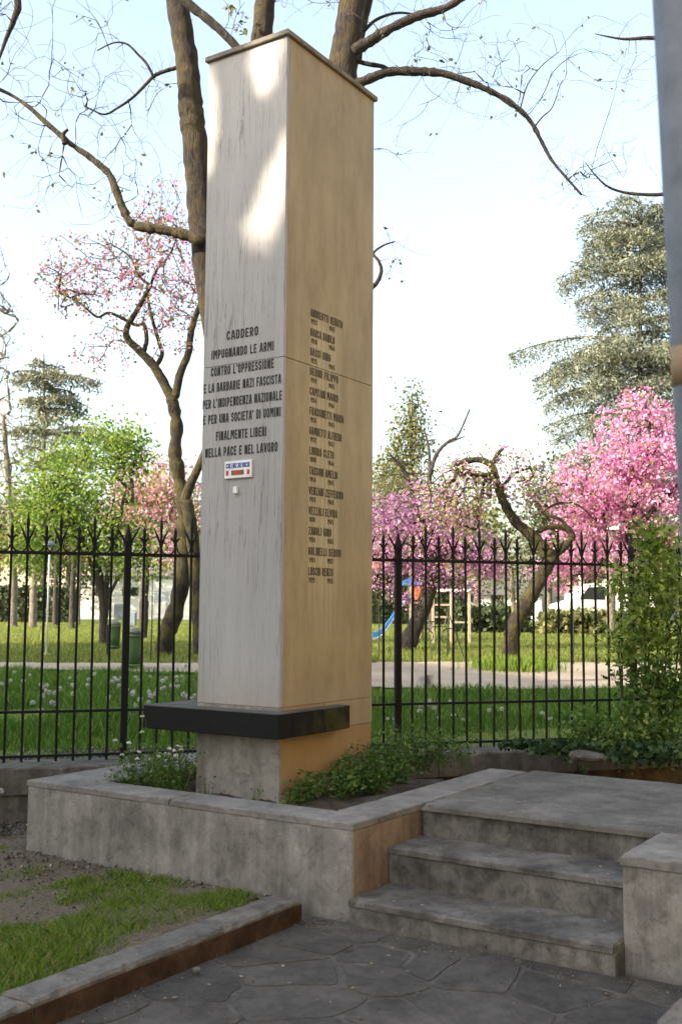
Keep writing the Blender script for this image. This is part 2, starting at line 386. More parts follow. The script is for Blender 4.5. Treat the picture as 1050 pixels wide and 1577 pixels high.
MT['pinkpale'] = leafmat('pale_pink_blossom', [(0, (.55, .2, .38)), (.45, (.75, .42, .56)), (.6, (.55, .45, .3)), (.65, (.25, .27, .06)), (1, (.4, .4, .12))], .4)
MT['purple'] = leafmat('purple_blossom', [(0, (.42, .13, .36)), (.5, (.66, .32, .56)), (.85, (.80, .50, .70)), (.9, (.2, .24, .05)), (1, (.26, .3, .08))], .4)
MT['mixed'] = leafmat('blossom_and_leaf', [(0, (.50, .20, .42)), (.42, (.74, .42, .64)), (.46, (.16, .17, .04)), (.75, (.30, .32, .08)), (1, (.46, .46, .16))], .4)
MT['puff'] = leafmat('dandelion_fluff', [(0, (.5, .5, .47)), (1, (.78, .78, .74))], .3)
MT['petal'] = leafmat('white_petal', [(0, (.6, .6, .56)), (1, (.82, .82, .8))], .3)
MT['stem'] = plain('plant_stem', (.07, .11, .03), .7)
MT['twig'] = bark('twig_bark', (.05, .035, .03), (.13, .10, .085))
MT['bark_main'] = bark('grey_brown_bark', (.016, .013, .011), (.075, .06, .047), (.15, .115, .03), 1.3, .45)
MT['bark_moss'] = bark('mossy_bark', (.009, .007, .006), (.04, .031, .024), (.10, .085, .016), 1.2, .75)
MT['bark_far'] = bark('pale_bark', (.09, .075, .06), (.28, .24, .19), None, .8)
MT['bark_dark'] = bark('dark_bark', (.02, .016, .013), (.08, .065, .055), None, .8)
# ground materials
def ground_mat(name, greenA, greenB, dirtA, dirtB, cut, sc=.5):
    m, t, p = nodes_mat(name); v = coords(t)
    gr = ramp(t, noise(t, v, 3.0, 9, .7), [(.3, greenA), (.7, greenB)])
    di = ramp(t, noise(t, v, 38, 8, .75), [(.3, dirtA), (.7, dirtB)])
    k = noise(t, v, sc, 8, .68); mk = ramp(t, k, [(cut, g(0)), (cut+.07, g(1))])
    c = mix(t, di, gr, mk); t.links.new(c, p.inputs['Base Color']); p.inputs['Roughness'].default_value = .95
    p.inputs['Specular IOR Level'].default_value = .15
    bump(t, p, noise(t, v, 45, 8, .75), 1.0, .02); return m
MT['lawn'] = ground_mat('lawn_soil', (.06, .07, .025), (.10, .105, .04), (.075, .06, .042), (.24, .20, .15), .60, 1.3)
MT['park'] = ground_mat('park_turf', (.09, .13, .022), (.19, .23, .05), (.09, .08, .05), (.2, .18, .1), .30, .25)
m, t, p = nodes_mat('gravel_path'); v = coords(t)
c = mix(t, ramp(t, noise(t, v, .8, 7, .6), [(.3, (.24, .195, .145)), (.7, (.40, .34, .26))]), ramp(t, noise(t, v, 60, 5, .7), [(.3, g(.7)), (.7, g(1.15))]), .8, 'MULTIPLY')
t.links.new(c, p.inputs['Base Color']); p.inputs['Roughness'].default_value = .95; bump(t, p, noise(t, v, 60, 5, .7), .6, .02); MT['path'] = m

# ================================================================== THE GROUND
FN = 1.08                                  # fence line: passes FA -> FB
FA = np.array([-.16, 2.49]); FB = np.array([2.11, .61]); FDIR = (FB-FA)/np.linalg.norm(FB-FA); FNRM = np.array([-FDIR[1], FDIR[0]])
if FNRM@np.array([math.cos(YAW), math.sin(YAW)]) < 0: FNRM = -FNRM
# park terrain behind the fence, reaching the horizon
def park_terrain():
    us = np.r_[np.linspace(-600, -60, 8), np.linspace(-50, 50, 81), np.linspace(60, 600, 8)]
    vs = np.r_[np.linspace(.1, 30, 90), np.linspace(33, 90, 20), [120, 160, 240, 400, 700]]
    V = []; 
    for vv in vs:
        for uu in us:
            q = FA+FDIR*uu+FNRM*vv; amp = min(1, vv/1.5)*min(1, 40/max(vv, 1))
            z = gz(q[0], q[1])+amp*.018*(math.sin(q[0]*1.9+q[1]*.7)+math.sin(q[1]*2.7-q[0]*1.1)+.7*math.sin(q[0]*5.1+q[1]*4.3))
            V.append((q[0], q[1], z))
    n = len(us); F = [(i*n+j, i*n+j+1, (i+1)*n+j+1, (i+1)*n+j) for i in range(len(vs)-1) for j in range(n-1)]
    b = MB(); b.add(V, F); o = b.build('park_ground', MT['park'], None, True); return tag(o, kind='structure')
park_terrain()
# lawn level in front of the fence
def lawn():
    xs = np.r_[np.linspace(-300, -12, 8), np.linspace(-8, 4, 121), [10, 40, 120]]; ys = np.r_[np.linspace(-300, -12, 8), np.linspace(-9, 9, 151), [20, 60, 300]]
    V = []; n = len(xs)
    for y in ys:
        for x in xs:
            z = .075+.012*math.sin(x*3.1+y*1.3)+.010*math.sin(y*4.7-x*2.2)+.006*math.sin(x*11+y*7)+random.uniform(-.004, .004)
            if -2.99 < y < -.62 and x > -60: z = -.12
            if y > -.62 and x > -.78: z = .06 if not (x > -.6 and y < 1.5) else -.1
            if y <= -2.99 and x > -.7: z = -.1
            if (np.array([x, y])-FA)@FNRM > .0: z = -.25
            V.append((x, y, z))
    F = [(i*n+j, i*n+j+1, (i+1)*n+j+1, (i+1)*n+j) for i in range(len(ys)-1) for j in range(n-1)]
    b = MB(); b.add(V, F); o = b.build('ground', MT['lawn'], None, True); return tag(o, kind='structure')
lawn()
# gravel path across the park
def path_strip():
    b = MB(); pts = []
    for px, D0, D1 in [(-900, 15.0, 15.9), (-300, 15.6, 16.6), (0, 16.1, 17.1), (300, 15.6, 17.2), (560, 13.9, 17.6), (700, 13.6, 17.8), (950, 13.9, 17.9), (1300, 14, 18), (1900, 14, 18)]:
        pts.append((ground(px, D0), ground(px, D1)))
    V = []; nseg = 6
    rows = []
    for (a0, a1), (b0, b1) in zip(pts[:-1], pts[1:]):
        for k in range(14):
            f = k/14; rows.append((a0*(1-f)+b0*f, a1*(1-f)+b1*f))
    rows.append(pts[-1])
    for p0, p1 in rows:
        p0 = p0+RNG.normal(0, .05, 3)*[1, 1, 0]; p1 = p1+RNG.normal(0, .05, 3)*[1, 1, 0]
        for k in range(nseg+1):
            q = p0*(1-k/nseg)+p1*(k/nseg); V.append((q[0], q[1], gz(q[0], q[1])+.045))
    n = nseg+1; F = [(i*n+j, i*n+j+1, (i+1)*n+j+1, (i+1)*n+j) for i in range(len(rows)-1) for j in range(nseg)]
    b.add(V, F); tag(b.build('gravel_path', MT['path'], None, True), kind='structure')
path_strip()

# ================================================================== PAVING with crazy-paving stones
def clip(poly, p, n):
    out = []; d = [(q-p)@n for q in poly]
    for i in range(len(poly)):
        j = (i+1) % len(poly)
        if d[i] <= 0: out.append(poly[i])
        if d[i]*d[j] < 0: out.append(poly[i]+(poly[j]-poly[i])*d[i]/(d[i]-d[j]))
    return out
X0, X1, Y0, Y1 = -4.6, -.76, -2.775, -.80
pave = MB().box((-12, -2.80, -.11), (-.72, -.775, .006)).build('pavement', MT['mortar']); tag(pave, kind='structure')
seeds = []
while len(seeds) < 58:
    q = np.array([random.uniform(X0, X1), random.uniform(Y0, Y1)])
    if all(np.linalg.norm((q-s)*[1, 1]) > (.13 if len(seeds) % 3 else .30) for s in seeds): seeds.append(q)
for i, s in enumerate(seeds):
    poly = [np.array(c_, float) for c_ in [(X0, Y0), (X1, Y0), (X1, Y1), (X0, Y1)]]
    for j, s2 in enumerate(seeds):
        if i != j:
            d = s2-s; L = np.linalg.norm(d); d /= L; poly = clip(poly, (s+s2)/2-d*(.006+.012*random.random()), d)
            if len(poly) < 3: break
    if len(poly) < 3: continue
    # round and roughen the outline
    P = []
    for k in range(len(poly)):
        a_, b_ = poly[k], poly[(k+1) % len(poly)]
        L = np.linalg.norm(b_-a_)
        if L < .05: P.append((a_+b_)/2); continue
        P.append(a_*.93+b_*.07); P.append((a_+b_)/2+RNG.normal(0, .012, 2)); P.append(a_*.07+b_*.93)
    z = .0095+random.uniform(-.001, .002)
    MB().prism(P, -.01, z, .002).build('paving_stone', MT['flag'], pave)

# kerbs of the paved strip
def kerb_row(name, label, y0, y1, side, xs):
    r = empty(name, (0, 0, 0)); tag(r, label, 'kerb')
    for a_, b_ in zip(xs[:-1], xs[1:]):
        k = MB().worn((a_+.004, y0, -.1), (b_-.004, y1, .118+random.uniform(-.003, .003)), .012, .004, .2, .045).build('kerb_stone', MT['kerb'], r)
        if side: MB().box((a_+.006, y0-.004, -.09), (b_-.006, y0+.0, .098)).build('kerb_light_sheet', MT['kerb_warm_lit'], k)  # thin sheet carrying the painted warm light
    return r
kerb_row('kerb', 'low grey kerb with warm lit brown side between the grass and the paving', -.785, -.60, True, [-8.2, -6.4, -4.5, -2.62, -.86])
kerb_row('kerb', 'pale kerb at the bottom right corner beyond the paving', -3.0, -2.785, False, [-8.2, -6.2, -4.4, -2.55, -.70])

# ================================================================== PLANTER, STEPS, PLATFORM
H = .506
pl = empty('planter', (-.735, -1.014, 0)); tag(pl, 'long grey stone planter wall wrapping the foot of the monument', 'planter')
def child(o, parent):
    o.parent = parent; o.matrix_parent_inverse = Matrix.Translation(-Vector(parent.location)); return o
def part(b, name, mat, parent, smooth=False):
    o = b.build(name, mat, None, smooth); o.parent = parent
    if parent.parent is None: o.location = -Vector(parent.location)
    return o
part(MB().box((-.735, -1.014, -.1), (-.49, 1.44, H-.038), .006), 'front_wall', MT['wall'], pl)
part(MB().box((-.488, 1.0, -.1), (1.25, 1.44, H-.038), .006), 'side_wall', MT['wall'], pl)
part(MB().box((-.488, -1.014, -.1), (1.46, -.755, H-.038), .006), 'side_wall', MT['wall_warm_lit'], pl)
part(MB().box((-.7349, -1.0185, .1), (-.04, -1.0145, H-.04)), 'side_light_sheet', MT['wall_warm_lit'], pl)  # thin sheet with the warm light tint of this side
cx = [-.741, -.485]
ycs = [-1.021, .24, 1.446]
for a_, b_ in zip(ycs[:-1], ycs[1:]): part(MB().worn((cx[0], a_+.0015, H-.036), (cx[1], b_-.0015, H), .006), 'coping', MT['coping'], pl)
for a_, b_ in [(-.483, .4), (.4, 1.26)]: part(MB().worn((a_+.001, .985, H-.036), (b_-.002, 1.446, H-.001), .006), 'coping', MT['coping'], pl)
for a_, b_ in [(-.483, .5), (.5, 1.47)]: part(MB().worn((a_+.001, -1.021, H-.036), (b_-.002, -.745, H-.0005), .006), 'coping', MT['coping'], pl)
part(MB().box((-.488, -.754, -.1), (1.46, .999, .37)), 'soil', MT['soil'], pl)
# rough soil surface inside
V = []; xs = np.linspace(-.487, 1.455, 60); ys = np.linspace(-.75, .997, 54)
for y in ys:
    for x in xs: V.append((x, y, .395+.015*math.sin(x*9+y*5)+.012*math.sin(y*17-x*8)+random.uniform(-.007, .007)))
part(MB().add(V, [(i*60+j, i*60+j+1, (i+1)*60+j+1, (i+1)*60+j) for i in range(53) for j in range(59)]), 'soil_surface', MT['soil'], pl, True)

st = empty('stone_steps', (-.78, -1.02, 0)); tag(st, 'three worn grey stone steps rising to the platform beside the planter', 'steps')
YR = -2.40
treads = [(-.79, -.39, .142), (-.40, -.04, .332), ]
for i, (xa, xb, z) in enumerate(treads):
    z0 = -.1 if i == 0 else treads[i-1][2]-.03
    xr = xa+.012
    part(MB().box((xr, YR, z0), (xb+.3 if i == 0 else xb+.06, -1.0205, z-.037), .004), 'riser', MT['riser'], st)
    ys_ = [YR, -1.0205]
    for a_, b_ in zip(ys_[:-1], ys_[1:]): part(MB().worn((xa, a_, z-.036), (xb+.02, b_, z), .009, .003, .16, .04), 'tread', MT['step'], st)
pf = empty('platform', (-.04, -1.02, 0)); tag(pf, 'worn concrete platform at the top of the steps', 'platform')
part(MB().box((-.015, -6.2, -.1), (1.52, -1.0275, H-.037)), 'core', MT['riser'], pf)
part(MB().worn((-.042, -6.2, H-.036), (1.56, -1.0275, H-.0015), .009, .003, .14), 'slab', MT['platform'], pf)
wg = empty('wing_wall', (-.67, -2.47, 0)); tag(wg, 'square marble faced wing wall at the right end of the steps', 'wall')
part(MB().box((-.635, -5.2, -.1), (-.044, -2.42, H-.044)), 'wall_core', MT['riser'], wg)
for a_, b_ in [(-5.2, -3.62), (-3.616, -2.395)]: part(MB().box((-.648, a_, -.1), (-.6355, b_, H-.045), .003), 'facing_slab', MT['wall'], wg)
part(MB().box((-.635, -2.4195, .14), (-.046, -2.3975, H-.045), .003), 'side_slab', MT['wall'], wg)
for a_, b_ in [(-5.2, -3.7), (-3.697, -2.385)]: part(MB().worn((-.660, a_, H-.043), (-.0425, b_, H+.001), .006), 'coping', MT['coping'], wg)

# ================================================================== THE MONUMENT
mon = empty('memorial_pillar', (0, 0, .4)); tag(mon, 'tall marble war memorial pillar with engraved inscription and list of names', 'monument')
WX, WY, T, J, B = 1.101, .673, 5.387, 3.224, .984
def mpart(b, name, mat, smooth=False): return part(b, name, mat, mon, smooth)
mpart(MB().box((.02, .02, .35), (WX-.02, WY-.02, T-.01)), 'core', MT['core'])
TH = .03
for z0, z1 in [(B, J-.0015), (J+.0015, T)]:
    mpart(MB().box((0, .0005, z0), (TH, WY, z1), .002), 'lettered_panel', MT['marble'])
    mpart(MB().box((TH+.0008, 0, z0), (WX, TH, z1), .002), 'names_panel', MT['marble_ochre'])
    mpart(MB().box((WX-TH, TH+.001, z0), (WX, WY, z1), .002), 'rear_panel', MT['marble'])
    mpart(MB().box((TH+.001, WY-TH, z0), (WX-TH-.001, WY, z1), .002), 'side_panel', MT['marble'])
# ochre band and pier below the shelf
mpart(MB().box((.505, .001, .806), (WX+.004, .03, B-.002), .002), 'band_panel', MT['marble_ochre'])
mpart(MB().box((.497, .004, .35), (WX, .03, .804), .002), 'pier_side_panel', MT['marble_warm_lit'])
mpart(MB().box((.031, .0, .35), (.495, .03, B-.002), .002), 'pier_side_panel', MT['marble_warm_lit'])
mpart(MB().box((0, .0005, .35), (TH, WY, B-.002), .002), 'pier_front_panel', MT['pier'])
mpart(MB().box((TH+.001, WY-TH, .35), (WX-.03, WY, B-.002), .002), 'pier_side_panel', MT['pier'])
# shelf in black stone round the corner
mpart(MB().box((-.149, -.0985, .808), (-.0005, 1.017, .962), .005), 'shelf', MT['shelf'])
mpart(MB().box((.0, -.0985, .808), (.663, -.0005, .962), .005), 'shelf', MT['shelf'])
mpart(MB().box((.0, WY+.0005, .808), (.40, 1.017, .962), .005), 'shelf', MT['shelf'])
# capping
mpart(MB().box((-.022, -.022, T+.001), (WX+.022, WY+.022, T+.038), .005), 'capping', MT['cap'])

TK = .17      # stroke thickness of the block letters (cell height 1)
def glyph(ch):
    """block capital as butt-jointed strokes: [(centre line, closed)], width"""
    t = TK/2; w = .50; c = .12; a, b, m_ = t, w-t, .5
    rr = [(a+c, 1-t), (b-c, 1-t), (b, 1-t-c), (b, t+c), (b-c, t), (a+c, t), (a, t+c), (a, 1-t-c)]
    st = [(a, 0), (a, 1)]
    G = {'O': ([(rr, True)], w), '0': ([(rr, True)], w), 'I': ([([(t, 0), (t, 1)], False)], TK), '1': ([([(.02, .74), (.20, .88), (.20, 0)], False)], .30),
     'L': ([([(a, 1), (a, t), (w*.94, t)], False)], w*.94), 'T': ([([(0, 1-t), (w, 1-t)], False), ([(w/2, 1-TK), (w/2, 0)], False)], w),
     'E': ([([(w*.94, 1-t), (a, 1-t), (a, t), (w*.94, t)], False), ([(TK, m_), (w*.82, m_)], False)], w*.94), 'F': ([([(w*.94, 1-t), (a, 1-t), (a, 0)], False), ([(TK, m_), (w*.82, m_)], False)], w*.94),
     'C': ([([(b, .68), (b, 1-t-c), (b-c, 1-t), (a+c, 1-t), (a, 1-t-c), (a, t+c), (a+c, t), (b-c, t), (b, t+c), (b, .32)], False)], w),
     'G': ([([(b, .68), (b, 1-t-c), (b-c, 1-t), (a+c, 1-t), (a, 1-t-c), (a, t+c), (a+c, t), (b-c, t), (b, t+c), (b, m_), (w*.5, m_)], False)], w),
     'D': ([([(a, t), (a, 1-t), (b-c, 1-t), (b, 1-t-c), (b, t+c), (b-c, t)], True)], w),
     'P': ([([(a, 0), (a, 1-t), (b-c, 1-t), (b, 1-t-c), (b, .45+c), (b-c, .45), (TK, .45)], False)], w),
     'R': ([([(a, 0), (a, 1-t), (b-c, 1-t), (b, 1-t-c), (b, .47+c), (b-c, .47), (TK, .47)], False), ([(b-.12, .47-t), (b, 0)], False)], w),
     'B': ([([(a, t), (a, 1-t), (b-c, 1-t), (b, 1-t-c), (b, .5+c*.8), (b-c*.8, .5), (b, .5-c*.8), (b, t+c), (b-c, t)], True), ([(TK, .5), (b-c*.8-t, .5)], False)], w),
     'H': ([(st, False), ([(b, 0), (b, 1)], False), ([(TK, m_), (w-TK, m_)], False)], w), 'U': ([([(a, 1), (a, t+c), (a+c, t), (b-c, t), (b, t+c), (b, 1)], False)], w),
     'N': ([([(a, 0), (a, 1)], False), ([(b+.03, 0), (b+.03, 1)], False), ([(TK+.02, .93), (w-TK+.01, .07)], False)], w+.03),
     'M': ([([(a, 0), (a, 1)], False), ([(.70-t, 0), (.70-t, 1)], False), ([(TK+.03, .95), (.35, .38), (.70-TK-.03, .95)], False)], .70),
     'A': ([([(.05, 0), (.215, .93), (.335, .93), (.50, 0)], False), ([(.19, .30), (.36, .30)], False)], .55), 'V': ([([(.05, 1), (.235, .08), (.315, .08), (.50, 1)], False)], .55),
     'S': ([([(b, .70), (b, 1-t-c), (b-c, 1-t), (a+c, 1-t), (a, 1-t-c), (a, .60), (a+.08, .53), (b-.08, .45), (b, .38), (b, t+c), (b-c, t), (a+c, t), (a, t+c), (a, .30)], False)], w),
     'Z': ([([(0, 1-t), (w-t, 1-t), (t, t), (w, t)], False)], w), "'": ([([(t*.8, 1), (t*.8, .72)], False)], TK),
     '2': ([([(a, .70), (a, 1-t-c), (a+c, 1-t), (b-c, 1-t), (b, 1-t-c), (b, .62), (a, t), (w, t)], False)], w), '3': ([([(0, 1-t), (b-c, 1-t), (b, 1-t-c), (b, .62), (b-.1, .5), (b, .40), (b, t+c), (b-c, t), (0, t)], False)], w),
     '4': ([([(.32, 0), (.32, .93), (.05, .28), (.235, .28)], False), ([(.405, .28), (.5, .28)], False)], w), '5': ([([(w*.95, 1-t), (a, 1-t), (a, .58), (b-c, .58), (b, .58-c), (b, t+c), (b-c, t), (0, t)], False)], w),
     '7': ([([(0, 1-t), (b, 1-t), (.15, 0)], False)], w), '8': ([([(a+c, 1-t), (b-c, 1-t), (b, .72), (b-.1, .52), (b, .3), (b-c, t), (a+c, t), (a, .3), (a+.1, .52), (a, .72)], True)], w),
     '9': ([([(a+c, t), (b-c, t), (b, t+c), (b, 1-t-c), (b-c, 1-t), (a+c, 1-t), (a, 1-t-c), (a, .58), (a+c, .46), (b-TK*.6, .46)], False)], w)}
    return G[ch]
def strip(line, closed, th):
    P = np.array(line, float); n = len(P); L = []; Rr = []
    for i in range(n):
        pr = P[i-1] if (i > 0 or closed) else None; nx = P[(i+1) % n] if (i < n-1 or closed) else None
        d1 = (P[i]-pr) if pr is not None else (nx-P[i]); d2 = (nx-P[i]) if nx is not None else d1
        d1 = d1/np.linalg.norm(d1); d2 = d2/np.linalg.norm(d2); n1 = np.array([-d1[1], d1[0]]); n2 = np.array([-d2[1], d2[0]]); mm = n1+n2; mm /= np.linalg.norm(mm)
        k = min(1.5, 1/max(.35, mm@n1)); L.append(P[i]+mm*th/2*k); Rr.append(P[i]-mm*th/2*k)
    V = L+Rr; F = [(i, n+i, n+(i+1) % n, (i+1) % n) for i in range(n if closed else n-1)]
    return V, F
def text_mesh(s_, height, width):
    V, F, x = [], [], 0.
    for ch in s_:
        if ch == ' ': x += .42; continue
        gl, wd = glyph(ch)
        for line, cl in gl:
            v_, f_ = strip(line, cl, TK); n0 = len(V); V += [(p_[0]+x, p_[1], 0) for p_ in v_]; F += [tuple(i+n0 for i in f) for f in f_]
        x += wd+.17
    V = np.array(V); V[:, 0] *= width/(x-.17); V[:, 1] *= height; return V, F
def letters(s, height, width, place, name, mat, parent=None):
    """place(u, v, w): u along the line, v up, w out of the face"""
    V, F = text_mesh(s, height, width); lo = [place(a_, b_, .0) for a_, b_, _ in V]
    up_ = [place(a_, b_, .0022) for a_, b_, _ in V]; n = len(V)
    edges = {}
    for f in F:
        for k in range(len(f)): e = (f[k], f[(k+1) % len(f)]); edges[e] = edges.get(e, 0)+1
    side = [(a_, b_, b_+n, a_+n) for (a_, b_) in edges if (b_, a_) not in edges]
    b = MB().add(lo+up_, [tuple(i+n for i in f) for f in F]+side)
    o = b.build(name, mat, None); o.parent = parent or mon; o.location = -Vector(mon.location); return o
rows = [('CADDERO', 3.422, .265), ('IMPUGNANDO LE ARMI', 3.305, .52), ("CONTRO L'OPPRESSIONE", 3.188, .525), ('E LA BARBARIE NAZI FASCISTA', 3.080, .645), ("PER L'INDIPENDENZA NAZIONALE", 2.972, .66), ("E PER UNA SOCIETA' DI UOMINI", 2.866, .645), ('FINALMENTE LIBERI', 2.748, .42), ('NELLA PACE E NEL LAVORO', 2.640, .60)]
for s, z, wd in rows:
    yc = .342
    letters(s, .062, wd, lambda u_, v_, w_, z=z, wd=wd, yc=yc: (-.0003-w_, yc+wd/2-u_, z-.031+v_), 'inscription_line', MT['letter'])
names = [('ANDREOTTI RENATO', 1922, 1945), ('BARCA DANILO', 1920, 1944), ('BASSI GINO', 1925, 1945), ('BEDINI FILIPPO', 1919, 1945), ('CAPITANI MAURO', 1924, 1944), ('FRASSINETTI MARIA', 1924, 1945), ('GAMBETTI ALFREDO', 1921, 1943), ('LIBURA CLETO', 1888, 1944), ('TASSONI AMELIO', 1914, 1945), ('VENZANI ZEFFERINO', 1912, 1945), ('VEZZALI ELVIRA', 1881, 1945), ('ZANOLI GINO', 1924, 1945), ('GOLINELLI SERGIO', 1911, 1957), ('LUSCHI RENZO', 1925, 1945)]
for i, (s, d0, d1) in enumerate(names):
    z = 3.588-i*.1335; wd = .0243*len(s)
    letters(s, .054, wd, lambda u_, v_, w_, z=z: (.297+u_, -.0003-w_, z-.029+v_), 'name_line', MT['letter_b'])
    for xx, dd in ((.304, d0), (.520, d1)):
        letters(str(dd), .034, .070, lambda u_, v_, w_, z=z, xx=xx: (xx+u_, -.0003-w_, z-.077+v_), 'date', MT['letter_b'])
# little enamel badge and bracket
def mbox(a_, b_, name, mat, bev=0): return part(MB().box(a_, b_, bev), name, mat, mon)
plq = mbox((-.016, .2375, 2.4535), (-.0008, .464, 2.569), 'badge', MT['whitepaint'], .003)
MT['bblue'] = plain('badge_blue', (.10, .13, .36), .5); MT['bred'] = plain('badge_red', (.42, .06, .05), .5); MT['bgreen'] = plain('badge_green', (.05, .16, .07), .5)
def sub(b, name, mat, par):
    o = b.build(name, mat, None); o.parent = par; return o
sub(MB().box((-.0175, .253, 2.522), (-.0162, .450, 2.553)), 'blue_band', MT['bblue'], plq)
for y0, y1, mm in [(.428, .449, 'bred'), (.386, .404, 'bgreen'), (.319, .385, 'bred'), (.300, .318, 'bgreen'), (.254, .274, 'bred')]:
    sub(MB().box((-.0175, y0, 2.474), (-.0162, y1, 2.506)), 'colour_bar', MT[mm], plq)
for s, yy, ww in (('C', .411, .022), ('V', .366, .022), ('L', .322, .018)):
    V, F = text_mesh(s, .022, ww); bb = MB().add([(-.0182, yy-a_, 2.5265+b_) for a_, b_, _ in V], [tuple(reversed(f)) for f in F]); sub(bb, 'badge_letter', MT['whitepaint'], plq)
for yy in (.436, .275): sub(MB().prism([(yy+.006*math.cos(k), 2.5375+.006*math.sin(k)) for k in np.arange(0, 6.2, .7)], 0, .001), 'badge_dot', MT['whitepaint'], plq).matrix_local = Matrix(((0, 0, -1, -.0176), (1, 0, 0, 0), (0, 1, 0, 0), (0, 0, 0, 1)))
mbox((-.022, .352, 2.352), (-.0008, .386, 2.398), 'bracket', MT['whitepaint'], .003)

# ================================================================== FENCE with its stone base
def fpt(s, z=0, off=0): q = FA+FDIR*s+FNRM*off; return np.array([q[0], q[1], z])
ang_f = math.atan2(FDIR[1], FDIR[0])
fw = empty('fence_base_wall', fpt(0, 0)); tag(fw, 'low wall of long grey stone blocks carrying the iron fence', 'wall')
fw.rotation_euler = (0, 0, ang_f)
s = -8.0
while s < 11.5:
    L = random.uniform(1.15, 1.35); zt = .455+random.uniform(-.004, .004)
    sg = MB().worn((s+.005, -.30, .27), (s+L-.005, .13, zt), .012, .006, .25, .06).build('coping_stone', MT['base'], fw)
    MB().box((s+.002, -.25, -.2), (s+L-.002, .12, .268), .004).build('base_block', MT['base_ochre'] if s > 1 else MT['base'], fw)
    s += L
fe = empty('iron_fence', fpt(0, .455)); fe.rotation_euler = (0, 0, ang_f)
tag(fe, 'black wrought iron railing with spear tips and prongs in front of the park', 'fence')
ZT, ZM, ZB = 2.012-.455, .826-.455, .50-.455
def fix(name, b, smooth=False): me = b.mesh(name); me.materials.append(MT['iron']); return me
def spear(h0, h1, r=.0105):
    b = MB(); b.tube([(0, 0, 0), (0, 0, h0)], r, 6, True)
    b.tube([(0, 0, h0), (0, 0, h0+.035), (0, 0, h0+.07), (0, 0, h1)], [r, r*1.35, r*1.1, .0015], 6); return b
tall = spear(1.74, 1.866)
for sgn in (-1, 1): tall.tube([(0, 0, 1.60), (sgn*.012, 0, 1.66), (sgn*.034, 0, 1.715), (sgn*.060, 0, 1.770)], [.007, .009, .009, .002], 5)
tall.tube([(0, 0, 1.63), (0, 0, 1.66)], .016, 6)
short = spear(1.685, 1.775)
for sgn in (-1, 1): short.tube([(0, 0, 1.64), (sgn*.012, 0, 1.672), (sgn*.030, 0, 1.690), (sgn*.044, 0, 1.684)], [.007, .010, .008, .002], 5)
short.tube([(0, 0, 1.625), (0, 0, 1.655)], .015, 6)
post = MB(); post.box((-.026, -.026, -.1), (.026, .026, 1.66), .004); post.tube([(0, 0, 1.66), (0, 0, 1.70), (0, 0, 1.80)], [.036, .028, .002], 6)
for sgn in (-1, 1): post.tube([(sgn*.02, 0, 1.62), (sgn*.035, 0, 1.68), (sgn*.062, 0, 1.725), (sgn*.086, 0, 1.775)], [.007, .009, .009, .002], 5)
arc = MB(); arc.tube([(.052*math.cos(a_), 0, 1.614+.05*math.sin(a_)) for a_ in np.linspace(math.pi*.98, math.pi*2.02, 9)], .0062, 5)
me_t, me_s, me_p, me_a = fix('tall_picket', tall), fix('short_picket', short), fix('post', post), fix('scroll', arc)
SP = .1235
# calibrate: post seen at column 194
P0 = at(194, 1000, 8.27)
s_post = float((P0[:2]-FA)@FDIR)
for k in range(-16, 66):
    x = s_post+(k)*SP
    if k % 18 == 0: nm, me = 'post', me_p
    elif k % 2 == 0: nm, me = 'tall_picket', me_t
    else: nm, me = 'short_picket', me_s
    o = link(nm, me, None, fe); o.location = (x, 0, 0)
    if nm != 'post': o.rotation_euler = (random.gauss(0, .003), random.gauss(0, .004), 0)
    a_ = link('scroll', me_a, None, fe); a_.location = (x+SP/2, 0, 0)
xa, xb = s_post-16.4*SP, s_post+65.6*SP
for z, hh in ((ZT, .012), (ZM, .010), (ZB, .010)):
    MB().box((xa, -.016, z-hh), (xb, .016, z+hh), .002).build('rail', MT['iron'], fe)

# ================================================================== GREY POLE at the right edge
pa, pb = at(1052, 0, 1.8), at(1098, 870, 1.8); dd = pb-pa
def on_pole(z): return pa+dd*((z-pa[2])/dd[2])
po = empty('metal_pole', on_pole(-.05)); tag(po, 'tall galvanised pole close to the camera at the right edge', 'pole')
part(MB().tube([on_pole(-.05), on_pole(1), on_pole(2), on_pole(3.6)], .050, 32), 'pole', MT['galv'], po, True)
z0, z1 = at(1050, 592, 1.8)[2], at(1050, 532, 1.8)[2]
part(MB().tube([on_pole(z0), on_pole((z0+z1)/2), on_pole(z1)], .0512, 32), 'tan_sticker', MT['tanlabel'], po, True)
part(MB().tube([on_pole(-.06), on_pole(0.03)], .075, 24), 'collar', MT['galv'], po, True)
part(MB().tube([on_pole(3.6), on_pole(3.62)], .053, 24), 'cap', MT['galv'], po, True)

